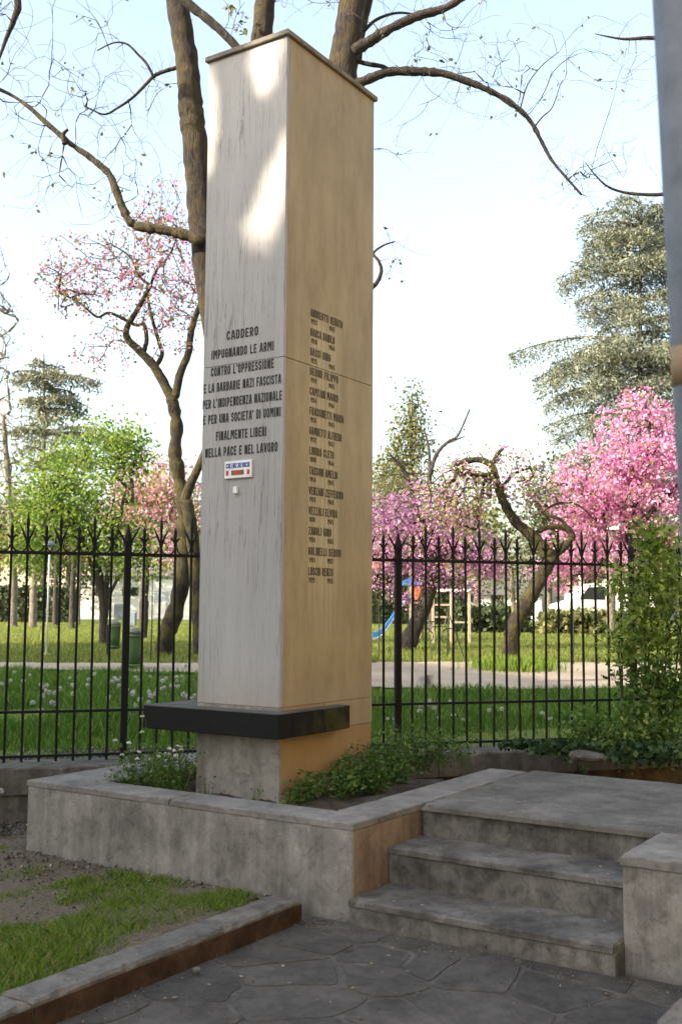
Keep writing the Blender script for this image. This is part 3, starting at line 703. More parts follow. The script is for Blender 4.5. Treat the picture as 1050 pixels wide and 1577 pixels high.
# ================================================================== TREES
def smooth_path(P, n=6):
    P = np.asarray(P, float)
    if len(P) < 3: return P
    out = []
    for i in range(len(P)-1):
        p0 = P[max(i-1, 0)]; p1 = P[i]; p2 = P[i+1]; p3 = P[min(i+2, len(P)-1)]
        for k in range(n):
            t_ = k/n; out.append(.5*((2*p1)+(-p0+p2)*t_+(2*p0-5*p1+4*p2-p3)*t_**2+(-p0+3*p1-3*p2+p3)*t_**3))
    out.append(P[-1]); return np.array(out)
def px_path(pts, D):
    """[(px,py[,depth offset])] -> world polyline"""
    return np.array([at(q[0], q[1], D+(q[2] if len(q) > 2 else 0)) for q in pts])
class Tree:
    def __init__(s, name, label, base, group=None, seed=1, cat='tree'):
        s.rng = np.random.default_rng(seed); s.root = empty(name, tuple(base)); tag(s.root, label, cat, group); s.base = np.array(base)
        s.nodes = []; s.rad = []; s.twigs = []
    def limb(s, P, r0, r1, name='trunk', mat=None, sides=10, lump=.025, n=6, grow=True, taper=1.0):
        P = smooth_path(P, n); m_ = len(P); R = r0+(r1-r0)*np.linspace(0, 1, m_)**taper
        P = P+s.rng.normal(size=P.shape)*R[:, None]*.035; R2 = R*(1+s.rng.normal(size=m_)*lump)
        b = MB().tube(P, R2, sides); o = part(b, name, mat, s.root, True)
        if grow: s.nodes += list(P[m_//8:]); s.rad += list(R[m_//8:])
        return o
    def grow(s, A, rt=.004, seg=.35, wob=.12, sag=0.0, maxr=.05, minr=.003, k=.5, sides=4, upw=0.0):
        """attach every attraction point to its nearest node with a wobbling twig (pipe-model radii)"""
        rng = s.rng; nodes = np.array(s.nodes); A = np.asarray(A)
        d0 = np.array([np.min(np.sum((nodes-a_)**2, 1)) for a_ in A]); order = np.argsort(d0)
        parent = [-1]*len(nodes); cnt = [0]*len(nodes); N0 = len(nodes); cap_ = len(nodes)+len(A)*40
        buf = np.zeros((cap_, 3)); buf[:N0] = nodes; n = N0; paths = []; dr = np.zeros((cap_, 3))
        for a_ in A[order]:
            vv_ = a_-buf[:n]; dd_ = np.sqrt(np.sum(vv_**2, 1))+1e-6; cs = np.sum(vv_*dr[:n], 1)/dd_; i = int(np.argmin(dd_*(1+.85*np.where(np.any(dr[:n] != 0, axis=1), 1-cs, .55)))); L = dd_[i]
            if dr[i].any(): pass
            if L < .03: continue
            m_ = max(1, min(30, int(L/seg))); st_ = buf[i].copy(); idx = [i]
            side = rng.normal(size=3)*L*wob*.5; c1_ = st_+(dr[i]*.42 if dr[i].any() else (a_-st_)/L*.45+np.array([0, 0, .12]))*L
            for q in range(1, m_+1):
                f = q/m_; p_ = st_*(1-f)**2+c1_*2*f*(1-f)+a_*f*f+side*math.sin(f*math.pi)*f+rng.normal(size=3)*seg*.03
                p_[2] += (upw-sag)*L*math.sin(f*math.pi)
                if n >= cap_: break
                buf[n] = p_; q0 = p_-buf[idx[-1]]; dr[n] = q0/(np.linalg.norm(q0)+1e-9); parent.append(idx[-1]); cnt.append(0); idx.append(n); n += 1
            paths.append(idx); c_ = idx[-1]
            while c_ >= 0: cnt[c_] += 1; c_ = parent[c_]
        b = MB()
        for idx in paths:
            P = buf[idx]; R = np.array([min(maxr, max(minr, rt*cnt[j]**k)) for j in idx]); R[0] = R[1] if len(R) > 1 else R[0]
            R[-1] = min(R[-1], minr)
            if len(P) == 2: P = np.array([P[0], (P[0]+P[1])/2, P[1]]); R = np.array([R[0], R[0], R[1]])
            b.tube(P, R, sides, False)
        s.new = buf[N0:n].copy(); s.tw = b; return s.new
    def crown_twigs(s, mat, name='branches'):
        return tag(part(s.tw, name, mat, s.root), kind='stuff')
    def foliage(s, pts, per, spread, size, mat, aspect=1.6, name='crown', droop=0., flat=0.):
        C = np.repeat(np.asarray(pts), per, axis=0); C = C+s.rng.normal(size=C.shape)*spread
        o = poly_mesh(name, leaves(C, size, aspect, s.rng, droop, flat)-np.array(s.root.location), 4, mat, s.root); return o
def ell(rng, px, py, rx, ry, D, dr, n, shell=.35):
    """points inside an ellipsoid given by its outline in the view and a depth radius"""
    u_ = rng.normal(size=(n, 3)); u_ /= np.linalg.norm(u_, axis=1)[:, None]; u_ *= (rng.random(n)**shell)[:, None]
    return np.array([at(px+a_*rx, py+b_*ry, D+c_*dr) for a_, b_, c_ in u_])

# --- the big bare tree right behind the pillar
D = 11.0
bt = Tree('bare_tree', 'big bare tree whose forked trunks rise behind the memorial pillar', ground(440, D), None, 3)
MTb = MT['bark_main']; S = D/F_PX
bt.limb(px_path([(440, 1100), (436, 980), (428, 860)], D), 44*S, 36*S, 'trunk', MTb, 14)
bt.limb(px_path([(430, 880), (395, 760), (345, 560), (322, 430), (312, 350), (306, 280), (300, 215), (294, 165), (290, 110), (281, 50), (268, -30), (250, -160)], D), 24*S, 16*S, 'trunk', MTb, 14)
bt.limb(px_path([(428, 870), (430, 700), (425, 480), (408, 250), (403, 95), (405, 40), (415, -60), (420, -200)], D+.25), 25*S, 13*S, 'trunk', MTb, 12)
bt.limb(px_path([(428, 880), (455, 640), (490, 380), (513, 220), (527, 110), (538, 40), (552, -60), (565, -200)], D), 30*S, 19*S, 'trunk', MTb, 14)
bt.limb(px_path([(549, 95), (556, 50), (566, 10), (580, -50)], D+.2), 8*S, 5*S, 'branch', MTb, 8)
# long named limbs
bt.limb(px_path([(312, 372), (285, 362), (255, 355), (222, 350), (202, 343), (190, 322), (180, 296), (168, 268), (140, 243), (110, 222), (75, 192), (45, 165), (15, 145), (-60, 110)], D-.2), 9*S, 2.2*S, 'branch', bark('sunny_branch_bark', (.05, .04, .025), (.15, .12, .075), (.13, .105, .035), 1.3, .5), 8, .10)
bt.limb(px_path([(100, 222), (98, 208), (105, 199)], D-.25), 4*S, 2*S, 'branch', MTb, 6)
bt.limb(px_path([(274, 104), (256, 109), (238, 117), (222, 133), (205, 150), (182, 166), (160, 176), (130, 163)], D+.1), 3.4*S, 1.2*S, 'branch', MT['bark_dark'], 6)
bt.limb(px_path([(236, 117), (226, 98), (213, 84), (196, 68), (175, 66), (150, 78)], D+.1), 2.6*S, .9*S, 'branch', MT['bark_dark'], 6)
bt.limb(px_path([(258, -30), (290, 5), (318, 28), (345, 52), (372, 82), (385, 110)], D-.3), 8*S, 5.5*S, 'branch', MT['bark_dark'], 8)
bt.limb(px_path([(540, 135), (565, 123), (600, 111), (640, 110), (680, 113), (715, 124), (750, 138), (788, 160), (815, 185), (832, 215), (848, 245), (870, 272), (895, 300)], D-.1), 8.5*S, 1.6*S, 'branch', MT['bark_dark'], 8, .09)
bt.limb(px_path([(535, 88), (560, 97), (590, 103), (603, 112)], D-.05), 4*S, 3*S, 'branch', MT['bark_dark'], 6)
bt.limb(px_path([(545, 78), (575, 60), (605, 42), (645, 24), (680, 14), (715, -6), (790, -60)], D-.2), 9*S, 5*S, 'branch', MT['bark_dark'], 8, .09)
bt.limb(px_path([(560, 48), (580, 30), (610, 20), (640, 22)], D+.1), 3*S, 1.5*S, 'branch', MT['bark_dark'], 6)
bt.limb(px_path([(540, 450), (560, 448), (578, 438), (587, 418), (583, 402), (575, 390), (590, 378), (608, 372)], D+.6), 5*S, 1.2*S, 'branch', MT['bark_dark'], 6)
bt.limb(px_path([(822, 196), (835, 180), (850, 165), (862, 130)], D-.1), 1.5*S, .6*S, 'branch', MT['bark_dark'], 5)
bt.limb(px_path([(800, 170), (812, 130), (835, 100), (860, 80)], D), 1.3*S, .6*S, 'branch', MT['bark_dark'], 5)
r_ = bt.rng
A = np.concatenate([ell(r_, 130, 150, 170, 120, D, 1.3, 300, .6), ell(r_, 100, 290, 120, 80, D, 1, 100, .6), ell(r_, 215, 280, 70, 90, D, .9, 90, .6), ell(r_, 700, 60, 190, 90, D, 1.2, 170, .6),
    ell(r_, 760, 130, 130, 85, D, 1.0, 130, .6), ell(r_, 900, 270, 90, 70, D, .8, 110, .6), ell(r_, 610, 400, 60, 60, D+.6, .6, 26, .6), ell(r_, 610, 210, 80, 60, D, .8, 26), ell(r_, 350, -20, 380, 70, D, 1.2, 150), ell(r_, 930, 100, 80, 90, D, .9, 35)])
tips = bt.grow(A, .0014, .085, .16, .0, .011, .0015, .5, 3, .05)
bt.crown_twigs(MT['twig'], 'twigs')
sel = r_.random(len(tips)) < .05
bt.foliage(tips[sel], 2, .03, .05, MT['leaf_olive'], 1.8, 'young_leaves')
for (lx, ly) in ((375, 28), (372, 45), (352, 15)):
    bt.foliage(ell(r_, lx, ly, 11, 11, D, .15, 6), 2, .02, .07, MT['leaf_olive'], 1.7, 'young_leaves')
# --- a bare branch hanging in from the upper left and one from the upper right
ht = Tree('bare_tree', 'bare tree mostly outside the left edge with one branch hanging in at the top left', ground(-560, 10.5), None, 5)
Dh = 9.5; Sh = Dh/F_PX
ht.limb([ground(-560, 10.5), at(-540, 500, 10.5), at(-500, 100, 10.3), at(-470, -400, 10)], .16, .08, 'trunk', MTb, 10)
ht.limb([at(-500, 100, 10.3), at(-250, -200, 9.8), at(-60, -180, 9.5), at(10, -70, 9.5), at(28, 0, 9.5), at(22, 30, 9.5), at(10, 60, 9.5), at(-4, 100, 9.5)], .07, 1.6*Sh, 'branch', MT['bark_dark'], 8)
tp = ht.grow(np.concatenate([ell(ht.rng, 0, 60, 90, 90, 9.5, .7, 40), ell(ht.rng, -300, -150, 250, 200, 9.8, 1, 60)]), .0015, .16, .12, 0, .01, .0016, .5, 3); ht.crown_twigs(MT['twig'], 'twigs')
hr = Tree('bare_tree', 'bare tree outside the right edge with thin twigs reaching in beside the pole', ground(1500, 13), None, 6)
hr.limb([ground(1500, 13), at(1490, 500, 13), at(1450, 100, 13), at(1430, -300, 13)], .16, .07, 'trunk', MTb, 10)
hr.limb([at(1470, 300, 13), at(1250, 150, 12.6), at(1100, 90, 12.3), at(1020, 60, 12.2), at(960, 60, 12.2), at(915, 52, 12.2)], .06, .004, 'branch', MT['bark_dark'], 7)
hr.limb([at(1470, 420, 13), at(1250, 330, 12.6), at(1100, 290, 12.3), at(1010, 300, 12.2), at(940, 290, 12.2), at(900, 250, 12.2)], .05, .004, 'branch', MT['bark_dark'], 7)
hr.grow(np.concatenate([ell(hr.rng, 985, 100, 75, 100, 12.2, .7, 60), ell(hr.rng, 960, 250, 60, 60, 12.2, .7, 30)]), .0015, .2, .12, 0, .01, .0018, .5, 3); hr.crown_twigs(MT['twig'], 'twigs')

# --- redbud behind the fence, left of the pillar
D = 19.5; S = D/F_PX
rb = Tree('redbud_tree', 'mossy redbud with sparse pink blossom just left of the pillar', ground(255, D), 'flowering redbud trees', 21)
mm = MT['bark_moss']
rb.limb(px_path([(251, 1010), (258, 975), (273, 930), (282, 880), (284, 830), (284, 780), (277, 740), (270, 700), (272, 650), (264, 612)], D), 14*S, 10*S, 'trunk', mm, 12, .10)
rb.limb(px_path([(308, 1010), (306, 940), (301, 880), (296, 820), (288, 770)], D-.4), 10*S, 9*S, 'trunk', mm, 10, .08)
rb.limb(px_path([(283, 775), (294, 745), (308, 715), (330, 660)], D-.2), 8*S, 5*S, 'branch', mm, 8)
rb.limb(px_path([(266, 615), (250, 585), (236, 562), (215, 540), (197, 522), (196, 505), (210, 480), (220, 462), (232, 440)], D), 8*S, 3*S, 'branch', mm, 8)
rb.limb(px_path([(270, 612), (278, 575), (290, 545), (294, 515), (302, 485), (315, 460)], D-.2), 6.5*S, 4*S, 'branch', mm, 8)
rb.limb(px_path([(240, 565), (250, 545), (243, 520), (232, 480), (228, 455)], D+.2), 4*S, 2*S, 'branch', mm, 6)
rb.limb(px_path([(220, 546), (226, 525), (222, 500), (208, 500), (170, 482), (150, 488), (125, 468), (95, 452)], D), 4*S, 1.2*S, 'branch', mm, 6)
rb.limb(px_path([(232, 440), (215, 425), (200, 395), (170, 375)], D), 2.5*S, 1*S, 'branch', mm, 6)
rb.limb(px_path([(232, 440), (242, 415), (260, 395), (275, 360)], D), 2.5*S, 1*S, 'branch', mm, 6)
rb.limb(px_path([(316, 440), (300, 400), (296, 370)], D), 4*S, 2*S, 'branch', mm, 6)
q = rb.rng
A = np.concatenate([ell(q, 190, 420, 140, 95, D, 1.4, 380, .5), ell(q, 105, 440, 60, 55, D, .9, 60, .5), ell(q, 255, 345, 60, 75, D, 1, 120, .5), ell(q, 270, 480, 60, 80, D, 1.2, 110, .5), ell(q, 160, 540, 70, 45, D, .9, 40, .5)])
tp = rb.grow(A, .0042, .3, .13, 0, .035, .0042, .5, 3); rb.crown_twigs(MT['bark_dark'])
rb.foliage(tp, 7, .06, .055, MT['pinkleft'], 1.3)

# --- other blossoming trees
def simple_tree(name, label, px, D, trunk, r0, r1, blobs, ntw, per, spread, size, leaf, barkm, seed, group=None, maxr=.06, rt=.006, droop=0., extra=(), seg=.5, sides=4, flat=0., wob=.13, minr=.005):
    tr = Tree(name, label, ground(px, D), group, seed); S = D/F_PX
    tr.limb(np.vstack([ground(px, D)-[0, 0, .1], px_path(trunk, D)]), r0*S, r1*S, 'trunk', barkm, 10, .08)
    for pts, a_, b_ in extra: tr.limb(px_path(pts, D), a_*S, b_*S, 'branch', barkm, 8, .08)
    A = np.concatenate([ell(tr.rng, bx, by, rx, ry, D+(dz[0] if dz else 0), rx*S*.9, int(n_*ntw), .45) for bx, by, rx, ry, n_, *dz in blobs])
    kk = 2.6/(max(b_[2] for b_ in blobs)*S*.55); u_ = A*kk+seed
    nz = np.sin(u_[:, 0]*1.1+u_[:, 2]*1.3)+np.sin(u_[:, 1]*1.4-u_[:, 2]*1.9+1)+np.sin(u_[:, 2]*2.7+u_[:, 0]*.8-u_[:, 1]*.5)
    A = A[nz+tr.rng.normal(size=len(A))*.35 > -.55]
    tp = tr.grow(A, rt, seg, wob, 0, maxr, minr, .5, sides); tr.crown_twigs(barkm)
    tr.foliage(tp, per, spread, size, leaf, 1.4, 'crown', droop, flat); return tr
G_RB = 'flowering redbud trees'
simple_tree('redbud_tree', 'crooked mossy redbud with a looping branch right of the pillar', 785, 17.6, [(786, 985), (795, 955), (812, 925), (832, 890), (845, 862), (840, 850)], 13, 11,
    [(755, 735, 95, 45, 1), (700, 760, 70, 50, .7), (830, 775, 50, 35, .35), (690, 800, 50, 40, .35)], 330, 7, .07, .052, MT['mixed'], MT['bark_moss'], 31, G_RB, .05, .0045,
    extra=[([(842, 852), (820, 826), (795, 805), (776, 775), (765, 745), (757, 718), (735, 708), (700, 715)], 9.5, 4), ([(845, 862), (868, 842), (880, 828), (872, 814), (850, 811), (828, 818)], 7, 3.5), ([(757, 718), (765, 700), (775, 690)], 4, 2), ([(880, 822), (862, 800), (835, 790), (860, 775), (890, 778), (915, 800)], 3, 1.2), ([(770, 755), (790, 730), (820, 720)], 3, 1.2)], minr=.004)
simple_tree('redbud_tree', 'purple flowering redbud behind the blue slide', 620, 21.5, [(634, 975), (652, 935), (664, 890), (662, 850), (655, 810)], 14, 9,
    [(650, 800, 95, 60, 1.2), (600, 840, 50, 70, .7), (700, 850, 55, 70, .8), (640, 870, 70, 60, .8), (745, 870, 40, 50, .3)], 220, 18, .08, .058, MT['purple'], MT['bark_dark'], 33, G_RB, .09, .006,
    extra=[([(658, 830), (640, 780), (625, 730), (600, 700)], 6, 2), ([(658, 830), (690, 780), (705, 740)], 5, 2), ([(664, 880), (690, 850), (720, 840)], 4, 2)])
simple_tree('redbud_tree', 'large bright pink redbud in full bloom at the right below the cedar', 985, 24, [(985, 940), (982, 880), (975, 830), (968, 780)], 15, 11,
    [(985, 680, 75, 85, 1.3), (920, 740, 75, 60, 1.1), (1000, 770, 80, 80, 1.2), (900, 800, 70, 50, .8), (960, 840, 90, 50, .8), (1060, 700, 60, 110, .8), (870, 870, 60, 40, .4)], 210, 24, .085, .075, MT['pink'], MT['bark_dark'], 35, G_RB, .09, .006,
    extra=[([(970, 790), (930, 770), (890, 750), (850, 745)], 6, 2), ([(970, 790), (990, 730), (1000, 670), (990, 610)], 7, 2), ([(975, 820), (1010, 780), (1050, 740)], 6, 3)])
simple_tree('redbud_tree', 'pale pink blossoming tree behind the green bush left of the pillar', 222, 27, [(222, 930), (225, 880), (228, 820)], 7, 5,
    [(235, 755, 65, 55, 1.2), (280, 790, 45, 50, .8), (200, 800, 40, 35, .5), (245, 840, 60, 30, .4)], 230, 16, .2, .08, MT['pinkpale'], MT['bark_dark'], 37, G_RB)
simple_tree('small_tree', 'fresh green multi stemmed tree behind the left part of the fence', 160, 23, [(160, 960), (158, 920), (150, 870), (140, 820)], 7, 5,
    [(130, 730, 95, 85, 1.4), (80, 790, 75, 50, .9), (190, 690, 50, 45, .5), (170, 830, 75, 55, .8), (60, 850, 70, 35, .5), (205, 870, 40, 30, .25)], 260, 17, .2, .075, MT['leaf_bright'], MT['bark_dark'], 39, None, .05, .006,
    extra=[([(160, 940), (166, 890), (180, 830), (190, 770)], 5, 2.5), ([(158, 920), (135, 850), (105, 790), (80, 750)], 5, 2.5), ([(163, 960), (170, 915), (195, 870)], 3.5, 2)])
simple_tree('small_tree', 'pale yellow green tree behind the railing beyond the crooked redbud', 792, 30, [(790, 930), (788, 880)], 4, 3,
    [(780, 870, 60, 55, 1), (730, 850, 40, 50, .4)], 150, 9, .24, .08, MT['leaf_olive'], MT['bark_far'], 41)
# --- cedars in tiers
def cedar(label, px, D, top, bottom, tr_x, tiers, leaf, barkm, seed, size, per, ntw, r0):
    tr = Tree('cedar_tree', label, ground(px, D), 'cedar trees', seed); S = D/F_PX; q = tr.rng
    tr.limb(np.vstack([ground(px, D), px_path([(tr_x+(px-tr_x)*.5, (bottom+900)/2), (tr_x, bottom), (tr_x, (top+bottom)/2), (tr_x, top)], D)]), r0*S, 1.2*S, 'trunk', barkm, 10)
    LF = []
    for (y, x0, x1, th, n_) in tiers:
        nb = max(5, int(9*n_))
        for k in range(nb):
            a_ = 2*math.pi*(k+q.random()*.8)/nb; ca, sa = math.cos(a_), math.sin(a_)
            ext = (x1-tr_x) if ca > 0 else (tr_x-x0); rad = abs(x1-x0)/2
            L = math.hypot(ca*ext, sa*rad)*S*(.72+.36*q.random()); dv = np.array([math.sin(YAW)*ca*ext*S+math.cos(YAW)*sa*rad*S, -math.cos(YAW)*ca*ext*S+math.sin(YAW)*sa*rad*S, 0.]); dv /= np.linalg.norm(dv)+1e-9
            o0 = at(tr_x, y+q.normal()*th*.25, D); dn = np.array([-dv[1], dv[0], 0]); P = []
            for f in np.linspace(0, 1, 7): P.append(o0+dv*L*f+np.array([0, 0, 1.])*(L*.10*math.sin(f*2.2)-L*.17*f**2.2)+dn*L*.05*math.sin(f*5+k))
            P = smooth_path(P, 3); part(MB().tube(P, np.linspace(3.2*S*(.4+.6*min(1, L/5)), .5*S, len(P)), 5, False), 'branch', barkm, tr.root, True)
            m_ = int(per*ntw*.55*L); f = q.random(m_)**.75; f = .16+.84*f; ip = np.clip((f*(len(P)-1)).astype(int), 0, len(P)-1); wdt = L*.24*np.sin(np.clip(f*1.05, 0, 1)*math.pi)**.7+.25
            cl_ = np.round(q.normal(size=m_)*3)/3; off = cl_*.55*wdt+q.normal(size=m_)*.10
            LF.append(P[ip]+dn*off[:, None]+q.normal(size=(m_, 3))*[.12, .12, .07]-np.array([0, 0, 1.])*(abs(off)*.22+.75*th*S*q.random(m_)**2.4)[:, None])
    C = np.concatenate(LF); d_ = leaves(C, size, 3.4, q, .55, .1)
    poly_mesh('crown', d_-np.array(tr.root.location), 4, leaf, tr.root); return tr
cedar('tall grey green cedar in drooping tiers at the right', 985, 44, 318, 830, 985,
    [(338, 872, 1070, 34, 1.3), (378, 878, 1080, 34, 1.2), (415, 838, 1090, 34, 1.3), (470, 880, 1110, 34, .9), (510, 920, 1120, 34, .8), (552, 786, 1110, 34, 1.7), (592, 812, 1130, 36, 1.3), (645, 835, 1140, 40, 1.3), (700, 838, 1140, 42, 1.3), (755, 842, 1130, 40, 1.1), (815, 850, 1130, 40, .8)], MT['cedar'], MT['bark_dark'], 51, .17, 27, 18, 11)
cedar('flat topped cedar far away behind the green tree at the left', 66, 62, 545, 760, 68,
    [(560, 45, 100, 16, .4), (585, 15, 158, 20, 1.2), (618, 30, 140, 16, .9), (635, 60, 150, 14, .5), (668, 20, 235, 18, 1.0), (700, 30, 180, 20, .8)], MT['cedar_far'], MT['bark_far'], 53, .32, 9, 12, 5)
# --- conifer, bare and background trees
simple_tree('conifer_tree', 'thin yellowish conifer rising above the redbuds right of the pillar', 633, 46, [(633, 800), (633, 700), (634, 610)], 4, 1,
    [(634, 640, 14, 45, .5), (630, 690, 26, 45, .8), (620, 745, 48, 60, 1.3)], 150, 15, .35, .15, MT['leaf_olive'], MT['bark_far'], 61, None, .07, .01, .4, seg=1, minr=.01)
simple_tree('bare_tree', 'dark bare tree with forked top beyond the purple redbud', 665, 36, [(665, 850), (662, 780), (660, 730)], 5, 3,
    [(685, 680, 45, 35, .35), (640, 700, 40, 35, .35), (600, 750, 40, 50, .6)], 90, 1, .3, .1, MT['leaf_olive'], MT['bark_dark'], 63, None, .05, .008,
    extra=[([(660, 735), (672, 700), (690, 680), (705, 670), (723, 630)], 3.5, 1.2), ([(662, 740), (660, 690), (652, 660)], 3, 1), ([(690, 682), (715, 672)], 2, .8)], minr=.009)
simple_tree('bare_tree', 'brown leafless tree filling the left edge behind the fence', 20, 42, [(22, 900), (15, 760), (5, 640)], 8, 3,
    [(-20, 560, 60, 150, 1.2), (-10, 700, 75, 110, 1.4), (30, 790, 60, 80, 1.0), (-30, 420, 45, 110, .7)], 330, 1, .5, .10, MT['leaf_olive'], MT['bark_far'], 65, None, .06, .012, seg=1.0, sides=3, minr=.011)
def back_tree(px, top, rx, D, leaf, label, seed, per=7, n=1.0, name='tree', brk='bark_far', low=900):
    cy = (top+low)/2; ry = (low-top)/2
    simple_tree(name, label, px, D, [(px, 900), (px+RNG.uniform(-6, 6), cy+10), (px+RNG.uniform(-8, 8), top+ry*.5)], 6, 2,
        [(px, top+ry*.55, rx*.75, ry*.55, .9), (px-rx*.4, cy+ry*.2, rx*.6, ry*.6, .8), (px+rx*.4, cy+ry*.25, rx*.6, ry*.6, .8)], 90*n, int(per*2.6), .6, .24, MT[leaf], MT[brk], seed, 'trees at the far side of the park', .08, .012, seg=1.6, sides=3, minr=.012)
back_tree(20, 745, 60, 62, 'leaf_olive', 'brownish leafy tree at the far left edge of the park', 71, 5)
back_tree(105, 770, 60, 70, 'evergreen', 'dark green tree above the parked cars at the far left', 72, 7, low=930)
back_tree(195, 720, 55, 66, 'leaf_olive', 'pale tree above the white building', 73, 4, .8, low=880)
back_tree(290, 760, 50, 75, 'leaf_olive', 'pale olive tree peeping out left of the pillar', 74, 5, low=910)
back_tree(592, 690, 45, 58, 'leaf_olive', 'yellowish tree touching the right side of the pillar', 75, 6)
back_tree(655, 760, 50, 66, 'evergreen', 'dark evergreen behind the purple redbud', 76, 7, low=925)
back_tree(735, 770, 45, 52, 'leaf_olive', 'olive tree between the purple redbud and the crooked redbud', 77, 5, low=900)
back_tree(845, 700, 52, 60, 'evergreen', 'dark green tree left of the tall cedar', 78, 8, low=930)
back_tree(905, 800, 52, 56, 'leaf_olive', 'olive tree above the white van', 79, 5, low=915)
back_tree(1015, 820, 60, 50, 'leaf_olive', 'olive tree behind the leafy shrub at the right', 80, 6, low=940)
back_tree(1110, 650, 80, 58, 'evergreen', 'dark tree outside the right edge behind the pole', 81, 6)
back_tree(-90, 700, 90, 60, 'leaf_olive', 'leafy tree outside the left edge of the park', 82, 5)
# lit grey trunks at the left and one at the right
for px, D_, r_w, lab in ((52, 40, 6.5, 'straight pale trunk left of the lamp post'), (122, 46, 3, 'slim pale trunk beside the white building'), (940, 33, 8, 'thick pinkish trunk beside the white van'), (112, 38, 5, 'dark trunk in front of the white building'), (86, 44, 4.5, 'dark trunk right of the lamp post')):
    tr = Tree('tree', lab, ground(px, D_), None, int(px)); mb_ = MT['bark_far'] if px in (52, 122, 940) else MT['bark_dark']
    tr.limb(np.vstack([ground(px, D_)-[0, 0, .1], px_path([(px, 915), (px+2, 860), (px-1, 780)], D_)]), r_w*D_/F_PX, r_w*.6*D_/F_PX, 'trunk', mb_, 10)
    A = ell(tr.rng, px, 800, 30, 40, D_, 1.2, 40); tp = tr.grow(A, .01, .8, .12, 0, .06, .009, .5, 3); tr.crown_twigs(mb_); tr.foliage(tp, 3, .35, .2, MT['leaf_olive'])
# hedges
def hedge(name, label, px0, px1, D, h, dpt, leaf, seed, n=2600):
    rng = np.random.default_rng(seed); a_ = ground(px0, D); b_ = ground(px1, D); r0 = empty(name, tuple((a_+b_)/2)); tag(r0, label, 'hedge')
    L = b_-a_; nn = np.array([-L[1], L[0], 0]); nn /= np.linalg.norm(nn)
    U_ = rng.random((n, 3)); edge = rng.random(n) < .75
    zf = np.where(edge & (rng.random(n) < .5), 1, U_[:, 1]); dfac = np.where(edge & (zf < 1), np.sign(U_[:, 2]-.5), U_[:, 2]*2-1)
    C = a_+L*U_[:, :1]+nn*(dfac*dpt/2)[:, None]+np.array([0, 0, 1.])*(zf*h)[:, None]+rng.normal(size=(n, 3))*.09
    part(MB().extrude([(-dpt*.42, 0), (dpt*.42, 0), (dpt*.40, h*.92), (-dpt*.40, h*.92)], (a_, nn, (0, 0, 1), L), 0.01, .99), 'inner_mass', MT['soil_green'], r0)
    poly_mesh('foliage', leaves(C, .2, 1.5, rng)-np.array(r0.location), 4, MT[leaf], r0)
MT['soil_green'] = plain('hedge_interior', (.018, .028, .010), .95)
hedge('hedge', 'dark hedge at the far left behind the pale trunk', -120, 118, 52, 1.6, 1.2, 'evergreen', 91, 4500)
hedge('hedge', 'low clipped hedge in front of the house right of the slide', 700, 812, 36, .75, .9, 'evergreen', 92, 3600)
hedge('hedge', 'low brownish hedge in front of the white van', 835, 960, 35, .62, .9, 'leaf_olive', 93, 3200)
hedge('hedge', 'tall dark hedge behind the playground', 560, 715, 54, 2.6, 1.4, 'evergreen', 94, 5200)

# ================================================================== SHRUB at the right, ivy, weeds
sh = Tree('shrub', 'tall leafy green shrub growing through the railing at the right', ground(1000, 8.7)-[0, 0, .05], None, 101, 'shrub')
D = 8.9; q = sh.rng
for x0, xs_, ys_ in ((985, 975, 860), (1000, 1000, 800), (1015, 1030, 830), (1030, 1060, 810), (970, 955, 980), (1045, 1090, 850)):
    sh.limb([at(x0, 1180, D-.1), at((x0+xs_)/2+q.normal()*6, 1020, D), at(xs_, ys_, D+q.normal()*.1)], .012, .004, 'stem', MT['twig'], 6)
A = np.concatenate([ell(q, 1005, 840, 38, 48, D, .3, 55, .8), ell(q, 1015, 900, 48, 60, D, .4, 75, .8), ell(q, 1000, 965, 50, 50, D, .4, 75, .8), ell(q, 955, 900, 28, 50, D-.1, .2, 18, .8), ell(q, 965, 1000, 40, 60, D-.1, .3, 45, .8), ell(q, 1010, 1060, 65, 60, D-.1, .5, 130, .8),
    ell(q, 985, 1130, 85, 45, D-.3, .45, 150, .8), ell(q, 900, 1130, 50, 30, D-.25, .25, 45, .8), ell(q, 1075, 1000, 40, 170, D-.1, .4, 120, .8)])
tp = sh.grow(A, .0016, .10, .16, 0, .008, .0018, .5, 4, .1); sh.crown_twigs(MT['twig'], 'twigs')
hi = A[A[:, 2] > 1.25]; lo = A[A[:, 2] <= 1.25]
sh.foliage(hi, 11, .05, .056, MT['leaf_shrub_sunlit'], 1.8, 'foliage', .3); sh.foliage(lo, 10, .06, .050, MT['leaf_weed'], 1.7, 'foliage', .2)  # sunlit top and shaded bottom of the shrub put into leaf colours
sh.foliage(tp[q.random(len(tp)) < .6], 1, .03, .05, MT['leaf_shrub_sunlit'], 1.8, 'foliage', .3)
